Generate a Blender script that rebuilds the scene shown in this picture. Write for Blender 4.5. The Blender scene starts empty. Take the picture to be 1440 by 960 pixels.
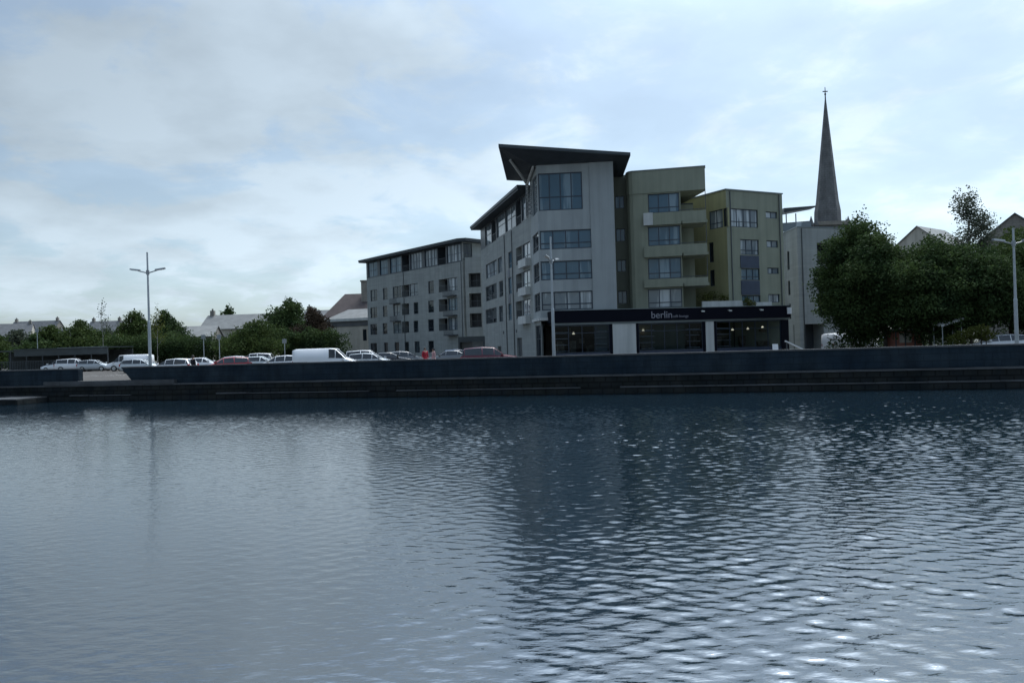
import bpy, math, random
import numpy as np
from mathutils import Vector, Matrix
random.seed(7); rng = np.random.default_rng(11)
R = math.radians
scn = bpy.context.scene
COL = scn.collection
EYE = 3.4; FPX = 1040.0; ROLL = 0.03; PITCH = 4.0/1040.0
GZ = 1.55                      # quay level above the water
# ---------------------------------------------------------------- measuring helpers
def xy(px, py):                # photo pixel -> (x/y, z/y) slopes of the sight line
    xr, yr = px-720.0, py-480.0
    c, s = math.cos(ROLL), math.sin(ROLL)
    X = (xr*c - yr*s)/FPX; D = (yr*c + xr*s)/FPX
    return X, -D + PITCH
def at(px, py, Y):
    a, b = xy(px, py); return Vector((a*Y, Y, EYE + b*Y))
# ---------------------------------------------------------------- mesh builder
class MB:
    def __init__(s): s.v=[]; s.f=[]; s.m=[]
    def add(s, vs, fs, mi=0):
        o=len(s.v); s.v += [tuple(v) for v in vs]
        s.f += [tuple(i+o for i in f) for f in fs]; s.m += [mi]*len(fs); return s
    def quad(s,a,b,c,d,mi=0): return s.add([a,b,c,d],[(0,1,2,3)],mi)
    def hexa(s, p, mi=0):      # 8 points: bottom 4 ccw, top 4 ccw
        return s.add(p,[(3,2,1,0),(4,5,6,7),(0,1,5,4),(1,2,6,5),(2,3,7,6),(3,0,4,7)],mi)
    def box(s, x0,x1,y0,y1,z0,z1,mi=0):
        return s.hexa([(x0,y0,z0),(x1,y0,z0),(x1,y1,z0),(x0,y1,z0),(x0,y0,z1),(x1,y0,z1),(x1,y1,z1),(x0,y1,z1)],mi)
    def prism(s, poly, z0, z1, mi=0):   # poly ccw xy; z1 may be a function
        n=len(poly); f=(lambda x,y:z1) if not callable(z1) else z1
        g=(lambda x,y:z0) if not callable(z0) else z0
        vs=[(x,y,g(x,y)) for x,y in poly]+[(x,y,f(x,y)) for x,y in poly]
        return s.add(vs,[tuple(range(n-1,-1,-1)),tuple(range(n,2*n))]+[(i,(i+1)%n,n+(i+1)%n,n+i) for i in range(n)],mi)
    def tube(s, pts, rad, seg=8, mi=0, cap=True):
        pts=[Vector(p) for p in pts]; rad = rad if isinstance(rad,(list,tuple)) else [rad]*len(pts)
        rings=[]; o=len(s.v)
        for i,p in enumerate(pts):
            d=(pts[min(i+1,len(pts)-1)]-pts[max(i-1,0)]).normalized()
            a=d.cross(Vector((0,0,1)));
            if a.length<1e-3: a=Vector((1,0,0))
            a.normalize(); b=d.cross(a)
            for k in range(seg):
                t=2*math.pi*k/seg; s.v.append(tuple(p+(a*math.cos(t)+b*math.sin(t))*rad[i]))
        for i in range(len(pts)-1):
            for k in range(seg):
                k2=(k+1)%seg; s.f.append((o+i*seg+k,o+i*seg+k2,o+(i+1)*seg+k2,o+(i+1)*seg+k)); s.m.append(mi)
        if cap:
            s.f.append(tuple(o+k for k in range(seg))); s.m.append(mi)
            e=o+(len(pts)-1)*seg; s.f.append(tuple(e+k for k in range(seg-1,-1,-1))); s.m.append(mi)
        return s
    def build(s, name, mat, parent=None, smooth=False, local=False):
        me=bpy.data.meshes.new(name)
        off = Vector((0,0,0))
        if parent is not None and not local:
            p=parent
            while p is not None: off=off+p.location; p=p.parent
        me.from_pydata([tuple(Vector(v)-off) for v in s.v],[],s.f)
        mats = mat if isinstance(mat,(list,tuple)) else [mat]
        for m in mats: me.materials.append(m)
        if len(mats)>1: me.polygons.foreach_set('material_index', s.m)
        if smooth: me.polygons.foreach_set('use_smooth',[True]*len(me.polygons))
        me.update()
        o=bpy.data.objects.new(name,me); COL.objects.link(o)
        if parent is not None: o.parent=parent
        return o
def tag(o,label,cat,group=None):
    o['label']=label; o['category']=cat
    if group: o['group']=group
    return o
def kind(o,k='structure'): o['kind']=k; return o
def thing(name,label,cat,loc=(0,0,0),rz=0,group=None):
    o=bpy.data.objects.new(name,None); COL.objects.link(o); o.location=loc; o.rotation_euler=(0,0,rz); o.empty_display_size=.3
    return tag(o,label,cat,group)
def copy_tree(o,parent=None,swap=None):
    c=o.copy(); COL.objects.link(c)
    if parent is not None: c.parent=parent
    if swap and c.type=='MESH' and c.data.materials and c.data.materials[0].name in swap:
        c.data=c.data.copy(); c.data.materials[0]=swap[c.data.materials[0].name]
    for ch in list(KIDS(o)): copy_tree(ch,c,swap)
    return c
def KIDS(o): return [x for x in COL.objects if x.parent is o]
# ---------------------------------------------------------------- materials
def mat(name, col, rough=.8, var=.12, scale=1.5, metal=0, spec=.5, bump=0, bscale=8, col2=None, stretch=(1,1,1), detail=6):
    m=bpy.data.materials.new(name); m.use_nodes=True; nt=m.node_tree; n=nt.nodes; L=nt.links
    b=n['Principled BSDF']; b.inputs['Roughness'].default_value=rough; b.inputs['Metallic'].default_value=metal
    b.inputs['Specular IOR Level'].default_value=spec
    tc=n.new('ShaderNodeTexCoord'); mp=n.new('ShaderNodeMapping'); L.new(tc.outputs['Object'],mp.inputs[0]); mp.inputs['Scale'].default_value=stretch
    nz=n.new('ShaderNodeTexNoise'); nz.inputs['Scale'].default_value=scale; nz.inputs['Detail'].default_value=detail; L.new(mp.outputs[0],nz.inputs['Vector'])
    r=n.new('ShaderNodeMix'); r.data_type='RGBA'
    mr=n.new('ShaderNodeMapRange'); mr.inputs[1].default_value=.3; mr.inputs[2].default_value=.7; L.new(nz.outputs[0],mr.inputs[0]); L.new(mr.outputs[0],r.inputs[0])
    c=Vector(col); c2=Vector(col2) if col2 else c*(1+var); c1=c if col2 else c*(1-var)
    r.inputs[6].default_value=(*c1,1); r.inputs[7].default_value=(*c2,1)
    L.new(r.outputs[2],b.inputs['Base Color'])
    if bump:
        nb=n.new('ShaderNodeTexNoise'); nb.inputs['Scale'].default_value=bscale; L.new(mp.outputs[0],nb.inputs['Vector'])
        bp=n.new('ShaderNodeBump'); bp.inputs['Strength'].default_value=bump; bp.inputs['Distance'].default_value=.05; L.new(nb.outputs[0],bp.inputs['Height']); L.new(bp.outputs[0],b.inputs['Normal'])
    return m
def streaks(m, amt=.35, dark=(.35,.36,.36), sc=(1.6,1.6,.08)):
    """weather stains running down a wall, and a fine grain"""
    nt=m.node_tree; n=nt.nodes; L=nt.links; b=n['Principled BSDF']
    src=b.inputs['Base Color'].links[0].from_socket
    tc=n.new('ShaderNodeTexCoord'); mp=n.new('ShaderNodeMapping'); mp.inputs['Scale'].default_value=sc; L.new(tc.outputs['Object'],mp.inputs[0])
    nz=n.new('ShaderNodeTexNoise'); nz.inputs['Scale'].default_value=1; nz.inputs['Detail'].default_value=8; nz.inputs['Roughness'].default_value=.65; L.new(mp.outputs[0],nz.inputs['Vector'])
    mr=n.new('ShaderNodeMapRange'); mr.inputs[1].default_value=.42; mr.inputs[2].default_value=.72; mr.inputs[4].default_value=amt; L.new(nz.outputs[0],mr.inputs[0])
    mx=n.new('ShaderNodeMix'); mx.data_type='RGBA'; mx.blend_type='MULTIPLY'; L.new(mr.outputs[0],mx.inputs[0]); L.new(src,mx.inputs[6]); mx.inputs[7].default_value=(*dark,1)
    L.new(mx.outputs[2],b.inputs['Base Color']); return m
def panels(m, w=1.2, h=.6, dark=.75, axis='z', gap=.02, offset=0):
    """panel/plank joints as a brick texture in a (horizontal, z) frame"""
    nt=m.node_tree; n=nt.nodes; L=nt.links; b=n['Principled BSDF']
    src=b.inputs['Base Color'].links[0].from_socket
    tc=n.new('ShaderNodeTexCoord'); sx=n.new('ShaderNodeSeparateXYZ'); L.new(tc.outputs['Object'],sx.inputs[0])
    ad=n.new('ShaderNodeMath'); ad.operation='SUBTRACT'; L.new(sx.outputs[0],ad.inputs[0]); L.new(sx.outputs[1],ad.inputs[1])
    cb=n.new('ShaderNodeCombineXYZ'); L.new(ad.outputs[0],cb.inputs[0]); L.new(sx.outputs[2],cb.inputs[1])
    br=n.new('ShaderNodeTexBrick'); br.offset=offset; br.inputs['Scale'].default_value=1; br.inputs['Brick Width'].default_value=w; br.inputs['Row Height'].default_value=h
    br.inputs['Mortar Size'].default_value=gap; br.inputs['Color1'].default_value=(1,1,1,1); br.inputs['Color2'].default_value=(.86,.87,.88,1); br.inputs['Mortar'].default_value=(dark,dark,dark,1)
    L.new(cb.outputs[0],br.inputs['Vector'])
    mx=n.new('ShaderNodeMix'); mx.data_type='RGBA'; mx.blend_type='MULTIPLY'; mx.inputs[0].default_value=1; L.new(src,mx.inputs[6]); L.new(br.outputs[0],mx.inputs[7])
    L.new(mx.outputs[2],b.inputs['Base Color']); return m
M={}
M['render_grey']=panels(streaks(mat('grey render',(.31,.325,.31),.85,.06,.5,bump=.15,bscale=30),.35),2.4,.3,.86,gap=.012)
M['render_pale']=panels(streaks(mat('pale grey cladding',(.325,.35,.35),.8,.05,.6),.3),1.5,30,.86,gap=.02)
M['render_white']=streaks(mat('off white render',(.52,.53,.51),.8,.06,.6),.4)
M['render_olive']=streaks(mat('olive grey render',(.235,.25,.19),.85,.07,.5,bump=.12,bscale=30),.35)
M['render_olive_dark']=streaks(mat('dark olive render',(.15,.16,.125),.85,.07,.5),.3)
M['render_mustard']=streaks(mat('mustard olive render',(.29,.28,.15),.85,.08,.5,bump=.12,bscale=30),.35)
M['roof_metal']=mat('dark roof metal',(.03,.04,.045),.45,.15,1)
M['soffit']=mat('dark soffit boards',(.030,.038,.046),.6,.2,1)
M['fascia_edge']=mat('grey metal edge',(.16,.19,.20),.4,.1,1,metal=.3)
M['frame_blue']=mat('dark blue window frame',(.018,.03,.05),.4,.1,2)
M['frame_grey']=mat('mid grey window frame',(.05,.06,.07),.4,.1,2)
M['shop_navy']=mat('navy fascia board',(.003,.004,.010),.8,.1,2,spec=.15)
M['navy_panel']=mat('navy spandrel panel',(.03,.045,.08),.35,.15,2)
M['void']=mat('dark loggia lining',(.045,.05,.052),.9,.2,1)
M['stone_dark']=panels(streaks(mat('dark blue limestone',(.010,.021,.033),.85,.5,.5,spec=.15,col2=(.023,.036,.046),bump=.5,bscale=5,stretch=(1,1,1.5)),.75,(.2,.25,.3),(1.1,1.1,.25)),1.1,.42,.74,gap=.03,offset=.5)
M['stone_low']=panels(streaks(mat('weedy quay masonry',(.010,.015,.019),.9,.45,.9,spec=.15,bump=.8,bscale=4,col2=(.026,.028,.026)),.7,(.35,.42,.34),(.6,.6,.3)),.9,.38,.45,gap=.05,offset=.5)
M['coping']=streaks(mat('worn stone coping',(.045,.05,.055),.7,.3,.9,bump=.4),.5,(.4,.42,.4),(.7,.7,.7))
M['asphalt']=mat('asphalt',(.05,.044,.038),.9,.2,.6,bump=.2,bscale=40)
M['ground']=mat('gravelly ground',(.07,.068,.055),.95,.3,.15)
M['paint']=mat('road paint',(.55,.55,.52),.7,.2,2)
M['pole']=mat('galvanised steel',(.33,.36,.38),.45,.12,2,metal=.4)
M['lamp']=mat('grey lamp housing',(.22,.24,.25),.4,.1,2)
M['lens']=mat('lamp lens',(.6,.62,.6),.2,.05,2)
M['church']=panels(streaks(mat('dark spire stone',(.145,.145,.145),.9,.2,.6,bump=.3),.5),.9,.5,.7,gap=.04,offset=.5)
M['slate']=panels(mat('slate roof',(.11,.115,.12),.7,.2,1),.4,.22,.7,gap=.02,offset=.5)
M['slate_pale']=panels(mat('weathered slate roof',(.17,.175,.17),.75,.15,1),.4,.22,.8,gap=.02,offset=.5)
M['brownroof']=panels(mat('brown tile roof',(.06,.043,.042),.8,.25,1),.35,.25,.6,gap=.03,offset=.5)
M['cream']=streaks(mat('cream render',(.45,.42,.36),.85,.08,.8),.45)
M['beige_stone']=panels(streaks(mat('buff stone',(.25,.23,.20),.85,.12,.8),.4),.6,.3,.75,gap=.03,offset=.5)
M['bark']=mat('bark',(.06,.05,.042),.95,.3,3,bump=.6,bscale=12)
M['bark_pale']=mat('birch bark',(.22,.21,.19),.9,.3,3,bump=.3,bscale=12)
M['rubber']=mat('tyre rubber',(.02,.02,.02),.85,.2,4)
M['rim']=mat('wheel rim',(.45,.46,.47),.35,.1,4,metal=.7)
M['carglass']=mat('car glass',(.012,.016,.020),.06,.1,2,spec=.8)
M['chrome_lens']=mat('headlight lens',(.65,.67,.68),.12,.05,2)
M['red_lens']=mat('tail lamp lens',(.35,.015,.015),.2,.05,2)
M['kiosk']=mat('terracotta kiosk panel',(.32,.13,.095),.75,.15,1)
M['board']=mat('white board',(.68,.70,.71),.6,.06,2)
M['skin']=mat('skin',(.42,.27,.20),.6,.05,4)
M['hair']=mat('dark hair',(.025,.018,.014),.7,.2,20)
M['cloth_dark']=mat('black cloth',(.012,.013,.018),.9,.2,8)
M['cloth_red']=mat('red cloth',(.36,.02,.035),.85,.12,8)
M['cloth_pink']=mat('pale pink cloth',(.50,.30,.30),.9,.1,8)
M['cloth_blue']=mat('denim cloth',(.05,.075,.13),.9,.15,8)
M['text']=mat('sign lettering',(.24,.24,.28),.5,.03,2)
M['interior']=mat('shop interior',(.02,.018,.016),.9,.4,1.2,col2=(.05,.04,.03))
M['stock']=mat('shop stock',(.12,.09,.06),.8,.5,2.5,col2=(.30,.26,.2))
def paint(name,c,rough=.25): 
    m=mat(name,c,rough,.03,1,spec=.5); b=m.node_tree.nodes['Principled BSDF']; b.inputs['Coat Weight'].default_value=.5; b.inputs['Coat Roughness'].default_value=.05; return m
P={k:paint(k+' car paint',c) for k,c in dict(white=(.72,.73,.74),silver=(.42,.45,.47),grey=(.16,.17,.18),black=(.015,.016,.018),red=(.28,.012,.018),maroon=(.11,.008,.022),blue=(.04,.08,.17),pale=(.50,.54,.55)).items()}
def glassmat(name, base, rough=.03):
    m=bpy.data.materials.new(name); m.use_nodes=True; nt=m.node_tree; n=nt.nodes; L=nt.links; b=n['Principled BSDF']
    b.inputs['Roughness'].default_value=rough; b.inputs['IOR'].default_value=1.52
    # what the pane shows: dim room (blue pane: painted sky reflection), with curtains drawn over part of it
    tc=n.new('ShaderNodeTexCoord'); mp=n.new('ShaderNodeMapping'); mp.inputs['Scale'].default_value=(1.1,1.1,.12); L.new(tc.outputs['Object'],mp.inputs[0])
    nz=n.new('ShaderNodeTexNoise'); nz.inputs['Scale'].default_value=1.0; nz.inputs['Detail'].default_value=3; L.new(mp.outputs[0],nz.inputs['Vector'])
    mr=n.new('ShaderNodeMapRange'); mr.inputs[1].default_value=.52; mr.inputs[2].default_value=.60; L.new(nz.outputs[0],mr.inputs[0])
    mx=n.new('ShaderNodeMix'); mx.data_type='RGBA'; L.new(mr.outputs[0],mx.inputs[0]); mx.inputs[6].default_value=(*base[0],1); mx.inputs[7].default_value=(*base[1],1)
    L.new(mx.outputs[2],b.inputs['Base Color'])
    nb=n.new('ShaderNodeTexNoise'); nb.inputs['Scale'].default_value=.5; L.new(tc.outputs['Object'],nb.inputs['Vector'])
    bp=n.new('ShaderNodeBump'); bp.inputs['Strength'].default_value=.12; bp.inputs['Distance'].default_value=.05; L.new(nb.outputs[0],bp.inputs['Height']); L.new(bp.outputs[0],b.inputs['Normal'])
    return m
M['pane_blue']=glassmat('pane with painted sky reflection',((.04,.095,.14),(.15,.22,.265)))  # blue of the mirrored sky painted into the base colour
M['pane_dark']=glassmat('dark pane',((.012,.018,.024),(.06,.075,.085)))
M['pane_curtain']=glassmat('pane with pale curtain',((.14,.17,.19),(.42,.46,.48)))
M['pane_void']=mat('pane with painted recess shade',(.008,.009,.011),.35,.2,2,spec=.3)  # shade of the recess put into the colour, dull so little sky mirrors
def clear():
    m=bpy.data.materials.new('clear shop glass'); m.use_nodes=True; nt=m.node_tree; n=nt.nodes; L=nt.links; n.remove(n['Principled BSDF'])
    t=n.new('ShaderNodeBsdfTransparent'); t.inputs[0].default_value=(.6,.65,.68,1); g=n.new('ShaderNodeBsdfGlossy'); g.inputs['Roughness'].default_value=.02
    fr=n.new('ShaderNodeFresnel'); fr.inputs[0].default_value=1.28; ms=n.new('ShaderNodeMixShader'); L.new(fr.outputs[0],ms.inputs[0]); L.new(t.outputs[0],ms.inputs[1]); L.new(g.outputs[0],ms.inputs[2])
    L.new(ms.outputs[0],n['Material Output'].inputs[0]); return m
M['clear']=clear()
def leafmat(name,c1,c2):
    m=bpy.data.materials.new(name); m.use_nodes=True; nt=m.node_tree; n=nt.nodes; L=nt.links; b=n['Principled BSDF']
    tc=n.new('ShaderNodeTexCoord'); nz=n.new('ShaderNodeTexNoise'); nz.inputs['Scale'].default_value=.55; nz.inputs['Detail'].default_value=6; L.new(tc.outputs['Object'],nz.inputs['Vector'])
    mr=n.new('ShaderNodeMapRange'); mr.inputs[1].default_value=.35; mr.inputs[2].default_value=.65; L.new(nz.outputs[0],mr.inputs[0])
    mx=n.new('ShaderNodeMix'); mx.data_type='RGBA'; L.new(mr.outputs[0],mx.inputs[0]); mx.inputs[6].default_value=(*c1,1); mx.inputs[7].default_value=(*c2,1)
    L.new(mx.outputs[2],b.inputs['Base Color']); b.inputs['Roughness'].default_value=.8; b.inputs['Specular IOR Level'].default_value=.1
    tr=n.new('ShaderNodeBsdfTranslucent'); L.new(mx.outputs[2],tr.inputs[0]); ms=n.new('ShaderNodeMixShader'); ms.inputs[0].default_value=.3
    L.new(b.outputs[0],ms.inputs[1]); L.new(tr.outputs[0],ms.inputs[2]); L.new(ms.outputs[0],n['Material Output'].inputs[0]); return m
M['leaf_dark']=leafmat('dark green leaves',(.026,.048,.020),(.055,.085,.028))
M['leaf_mid']=leafmat('mid green leaves',(.03,.052,.017),(.062,.088,.026))
M['leaf_yellow']=leafmat('yellow green leaves',(.05,.065,.015),(.10,.11,.03))
M['leaf_copper']=leafmat('copper leaves',(.03,.025,.018),(.055,.04,.028))
M['leaf_grey']=leafmat('grey green leaves',(.045,.06,.045),(.08,.095,.065))
# ---------------------------------------------------------------- facades
class Fac:
    def __init__(s,p0,p1):
        s.p=Vector((p0[0],p0[1],0)); d=Vector((p1[0]-p0[0],p1[1]-p0[1],0)); s.L=d.length; s.d=d/s.L; s.n=Vector((s.d.y,-s.d.x,0))
    def P(s,u,z,out=0): q=s.p+s.d*u+s.n*out; return Vector((q.x,q.y,z))
    def u(s,px,py=430):
        a,b=xy(px,py)   # x = a*y on the sight line
        # p.x + d.x u = a (p.y + d.y u)
        return (a*s.p.y - s.p.x)/(s.d.x - a*s.d.y)
    def box(s,mb,u0,u1,z0,z1,o0,o1,mi=0):
        mb.hexa([s.P(u0,z0,o1),s.P(u1,z0,o1),s.P(u1,z0,o0),s.P(u0,z0,o0),s.P(u0,z1,o1),s.P(u1,z1,o1),s.P(u1,z1,o0),s.P(u0,z1,o0)],mi)
def wall(mb, F, u0,u1,z0,z1, ops, mi=0, rev=.22):
    us=sorted(set([u0,u1]+[c for o in ops for c in o[:2] if u0<c<u1])); zs=sorted(set([z0,z1]+[c for o in ops for c in o[2:4] if z0<c<z1]))
    for i in range(len(us)-1):
        for j in range(len(zs)-1):
            cu=(us[i]+us[i+1])/2; cz=(zs[j]+zs[j+1])/2
            if any(o[0]<cu<o[1] and o[2]<cz<o[3] for o in ops): continue
            mb.quad(F.P(us[i],zs[j]),F.P(us[i+1],zs[j]),F.P(us[i+1],zs[j+1]),F.P(us[i],zs[j+1]),mi)
    for o in ops:
        a,b,c,d=o[:4]; r=o[4] if len(o)>4 else rev
        mb.quad(F.P(a,c),F.P(b,c),F.P(b,c,-r),F.P(a,c,-r),mi); mb.quad(F.P(a,d,-r),F.P(b,d,-r),F.P(b,d),F.P(a,d),mi)
        mb.quad(F.P(a,c),F.P(a,c,-r),F.P(a,d,-r),F.P(a,d),mi); mb.quad(F.P(b,c,-r),F.P(b,c),F.P(b,d),F.P(b,d,-r),mi)
def window(F,u0,u1,z0,z1,parent,cols=1,tr=None,inset=.14,pane='pane_dark',frame='frame_blue',bw=.07,name='window'):
    g=.004; mb=MB(); a,b,c,d=u0+g,u1-g,z0+g,z1-g; o0,o1=-inset-.05,-inset+.03
    F.box(mb,a,b,c,c+bw,o0,o1); F.box(mb,a,b,d-bw,d,o0,o1); F.box(mb,a,a+bw,c+bw,d-bw,o0,o1); F.box(mb,b-bw,b,c+bw,d-bw,o0,o1)
    for k in range(1,cols):
        x=a+(b-a)*k/cols; F.box(mb,x-bw/2,x+bw/2,c+bw,d-bw,o0,o1)
    if tr:
        z=c+(d-c)*tr
        for k in range(cols):
            x0=a+(b-a)*k/cols+(bw if k==0 else bw/2); x1=a+(b-a)*(k+1)/cols-(bw if k==cols-1 else bw/2); F.box(mb,x0,x1,z-bw/2,z+bw/2,o0,o1-.004)
    w=mb.build(name,M[frame],parent)
    p=MB()
    for k in range(cols):
        for (ca,cb) in ([(c+bw*.5,c+(d-c)*tr-.005),(c+(d-c)*tr+.005,d-bw*.5)] if tr else [(c+bw*.5,d-bw*.5)]):
            x0=a+(b-a)*k/cols+(bw*.5 if k==0 else .005); x1=a+(b-a)*(k+1)/cols-(bw*.5 if k==cols-1 else .005)
            j=[-inset-.005-random.uniform(0,.014) for _ in range(4)]
            p.hexa([F.P(x0,ca,j[0]),F.P(x1,ca,j[1]),F.P(x1,ca,-inset-.045),F.P(x0,ca,-inset-.045),F.P(x0,cb,j[2]),F.P(x1,cb,j[3]),F.P(x1,cb,-inset-.045),F.P(x0,cb,-inset-.045)])
    p.build('pane',M[pane],w)
    return w
def rail(F,u0,u1,z0,z1,out,parent,mat_='frame_grey',glass=None,step=.12):
    mb=MB(); F.box(mb,u0,u1,z1-.05,z1,out,out+.05); F.box(mb,u0,u1,z0,z0+.04,out,out+.05)
    n=max(2,int((u1-u0)/step))
    if glass is None:
        for k in range(n+1):
            x=u0+.01+(u1-u0-.03)*k/n; F.box(mb,x,x+.015,z0+.04,z1-.05,out+.015,out+.035)
    else:
        for x in (u0,u1-.04): F.box(mb,x,x+.04,z0+.04,z1-.05,out,out+.05)
    r=mb.build('railing',M[mat_],parent)
    if glass:
        p=MB(); F.box(p,u0+.04,u1-.04,z0+.04,z1-.05,out+.02,out+.03); p.build('pane',M[glass],r)
    return r
def pk(ps): return random.choice(ps)
# ======================================================================= SETTING: water, ground, quay
Q0=Vector((0,49.8,0)); qd=Vector((.973,-.2306,0)).normalized(); qn=Vector((qd.y,-qd.x,0))
def qp(s,t,z): p=Q0+qd*s+qn*t; return Vector((p.x,p.y,z))
def qs(px,py=515):
    a,_=xy(px,py); return (a*Q0.y-Q0.x)/(qd.x-a*qd.y)
def qbox(mb,s0,s1,t0,t1,z0,z1,mi=0):
    mb.hexa([qp(s0,t1,z0),qp(s1,t1,z0),qp(s1,t0,z0),qp(s0,t0,z0),qp(s0,t1,z1),qp(s1,t1,z1),qp(s1,t0,z1),qp(s0,t0,z1)],mi)
g=MB(); g.quad(qp(-3000,0,GZ-.004),qp(3000,0,GZ-.004),qp(3000,-4500,GZ-.004),qp(-3000,-4500,GZ-.004)); kind(g.build('ground',M['ground']))
g=MB(); g.quad(qp(-70,-.5,GZ),qp(90,-.5,GZ),qp(90,-48,GZ),qp(-70,-60,GZ)); kind(g.build('car_park',M['asphalt']))
g=MB()
for k in range(-20,8):
    for t0 in (-10,-26,-42): g.quad(qp(k*2.6,t0,GZ+.004),qp(k*2.6+.1,t0,GZ+.004),qp(k*2.6+.1,t0-4.8,GZ+.004),qp(k*2.6,t0-4.8,GZ+.004))
kind(g.build('bay_markings',M['paint']))
# quay wall
sL,sR=qs(110),qs(185)
qw=thing('quay_wall','long dark limestone quay wall with stepped weedy foot along the far side of the dock','wall',qp(0,0,0))
mb=MB(); qbox(mb,sR+1.2,150,-.45,0,GZ-.3,2.46); mb.hexa([qp(sR+.2,0,GZ-.3),qp(sR+1.2,0,GZ-.3),qp(sR+1.2,-.45,GZ-.3),qp(sR+.2,-.45,GZ-.3),qp(sR-.9,0,2.46),qp(sR+1.2,0,2.46),qp(sR+1.2,-.45,2.46),qp(sR-.9,-.45,2.46)])
mb.build('parapet',M['stone_dark'],qw)
mb=MB(); qbox(mb,-150,sL,-.45,0,GZ-.3,2.44); mb.build('parapet',M['stone_dark'],qw)
mb=MB()
def seg(mb,s0,s1,t0,t1,z0,z1,step=2.4):
    s=s0
    while s<s1:
        e=min(s+step*random.uniform(.8,1.2),s1); j=random.uniform(-.012,.012); qbox(mb,s,e-.015,t0+j,t1+j,z0,z1+random.uniform(-.012,.012)); s=e
seg(mb,sR-.9,150,-.5,.05,2.462,2.56); seg(mb,-150,sL,-.5,.05,2.442,2.53)
mb.build('coping',M['coping'],qw)
mb=MB(); qbox(mb,-150,150,-.6,.22,.42,GZ-.3-.12); mb.build('wall_face',M['stone_low'],qw)
mb=MB(); seg(mb,-150,150,-.7,.30,GZ-.42,GZ-.302,3); seg(mb,sL-3,sR+4,-.7,.34,GZ-.30,GZ-.01,1.5); mb.build('ledge',M['coping'],qw)
mb=MB(); qbox(mb,-150,150,-.6,.5,-2,.40); mb.build('wall_foot',M['stone_low'],qw)
mb=MB(); s=-150
while s<150:
    e=s+random.uniform(1.5,4)
    if random.random()<.75: qbox(mb,s,e-.03,.30,.52+random.uniform(-.05,.05),.402,.47+random.uniform(-.02,.03))
    s=e
mb.build('foot_stones',M['coping'],qw)
lp=thing('landing_stage','low dark stone landing stage projecting from the quay wall at the left','landing stage',qp(-50,2,0))
s3=qs(75,560)
mb=MB(); qbox(mb,-150,s3-4.2,.53,3.2,-2,.30); qbox(mb,s3-3.4,s3,.53,3.2,-2,.34); mb.build('stage_base',M['stone_low'],lp)
mb=MB(); seg(mb,-150,s3-4.2,.54,3.3,.302,.40,2.2); seg(mb,s3-3.4,s3,.54,3.3,.342,.44,1.2); mb.build('ledge',M['coping'],lp)
mb=MB(); mb.tube([qp(s3-3.8,2.6,-1),qp(s3-3.8,2.6,1.15)],.14,10); mb.build('mooring_pile',M['bark'],lp)
# ---- water: one sheet, fine where the ripples can be made out
xs=np.concatenate([np.linspace(-400,-50,24),np.arange(-46,40,.068),np.linspace(44,400,24)])
ys=np.concatenate([np.linspace(-200,-2,14),np.arange(3.0,13,.042),np.arange(13,28,.06),np.arange(28,62,.09),np.array([63,70,90])])
XX,YY=np.meshgrid(xs,ys)
def vnoise(x,y,seed):
    r=np.random.default_rng(seed); out=np.zeros_like(x)
    for k in range(9):
        a=r.uniform(0,6.28); l=r.uniform(9,30); out+=np.sin((x*np.cos(a)+y*np.sin(a))*6.283/l+r.uniform(0,6.28))
    return out/3.0
calm=1/(1+np.exp(-(XX/np.maximum(YY,1)*9+.15+vnoise(XX,YY,3)*.55)))       # 0 left (sheltered) .. 1 right
amp=(.33+.70*calm+.14*vnoise(XX,YY,5))*(.55+.45*np.clip((YY-7)/16,0,1))
amp=np.clip(amp,.14,1.4)
ZZ=np.zeros_like(XX); r=np.random.default_rng(21)
PH=1.6*vnoise(XX*4,YY*4,8)
for i in range(76):
    l=math.exp(r.uniform(math.log(.11),math.log(.52))); th=R(90)+r.normal(0,.62)-.16
    k=6.283/l; slope=.0185*(l/.45)**-.1*r.uniform(.6,1.3)
    lx=l*r.uniform(4,8); ph=r.uniform(0,6.28)
    grp=1+.75*np.sin((XX*math.cos(th+1.3)+YY*math.sin(th+1.3))*6.283/lx+ph)
    ZZ+=(slope/k)*grp*np.sin((XX*math.cos(th)+YY*math.sin(th))*k+PH*min(.9,.2/l+.2)*r.choice([-1,1])+r.uniform(0,6.283))
fade=np.clip((XX+50)/4,0,1)*np.clip((44-XX)/4,0,1)*np.clip((YY+2)/4,0,1)
ZZ=ZZ*amp*fade
nx,ny=len(xs),len(ys); me=bpy.data.meshes.new('water')
me.vertices.add(nx*ny); me.vertices.foreach_set('co',np.stack([XX,YY,ZZ],-1).astype(np.float32).ravel())
ii,jj=np.meshgrid(np.arange(nx-1),np.arange(ny-1)); b0=(jj*nx+ii).ravel()
q=np.stack([b0,b0+1,b0+1+nx,b0+nx],-1).astype(np.int32); nf=len(q)
me.loops.add(nf*4); me.loops.foreach_set('vertex_index',q.ravel()); me.polygons.add(nf)
me.polygons.foreach_set('loop_start',np.arange(0,nf*4,4,dtype=np.int32)); me.polygons.foreach_set('loop_total',np.full(nf,4,dtype=np.int32)); me.polygons.foreach_set('use_smooth',np.ones(nf,dtype=bool))
me.update(calc_edges=True)
wm=bpy.data.materials.new('dock water'); wm.use_nodes=True; nt=wm.node_tree; n=nt.nodes; L=nt.links; b=n['Principled BSDF']
b.inputs['Base Color'].default_value=(.006,.014,.021,1); b.inputs['Roughness'].default_value=.03; b.inputs['IOR'].default_value=3.1; b.inputs['Specular IOR Level'].default_value=.5
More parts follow.
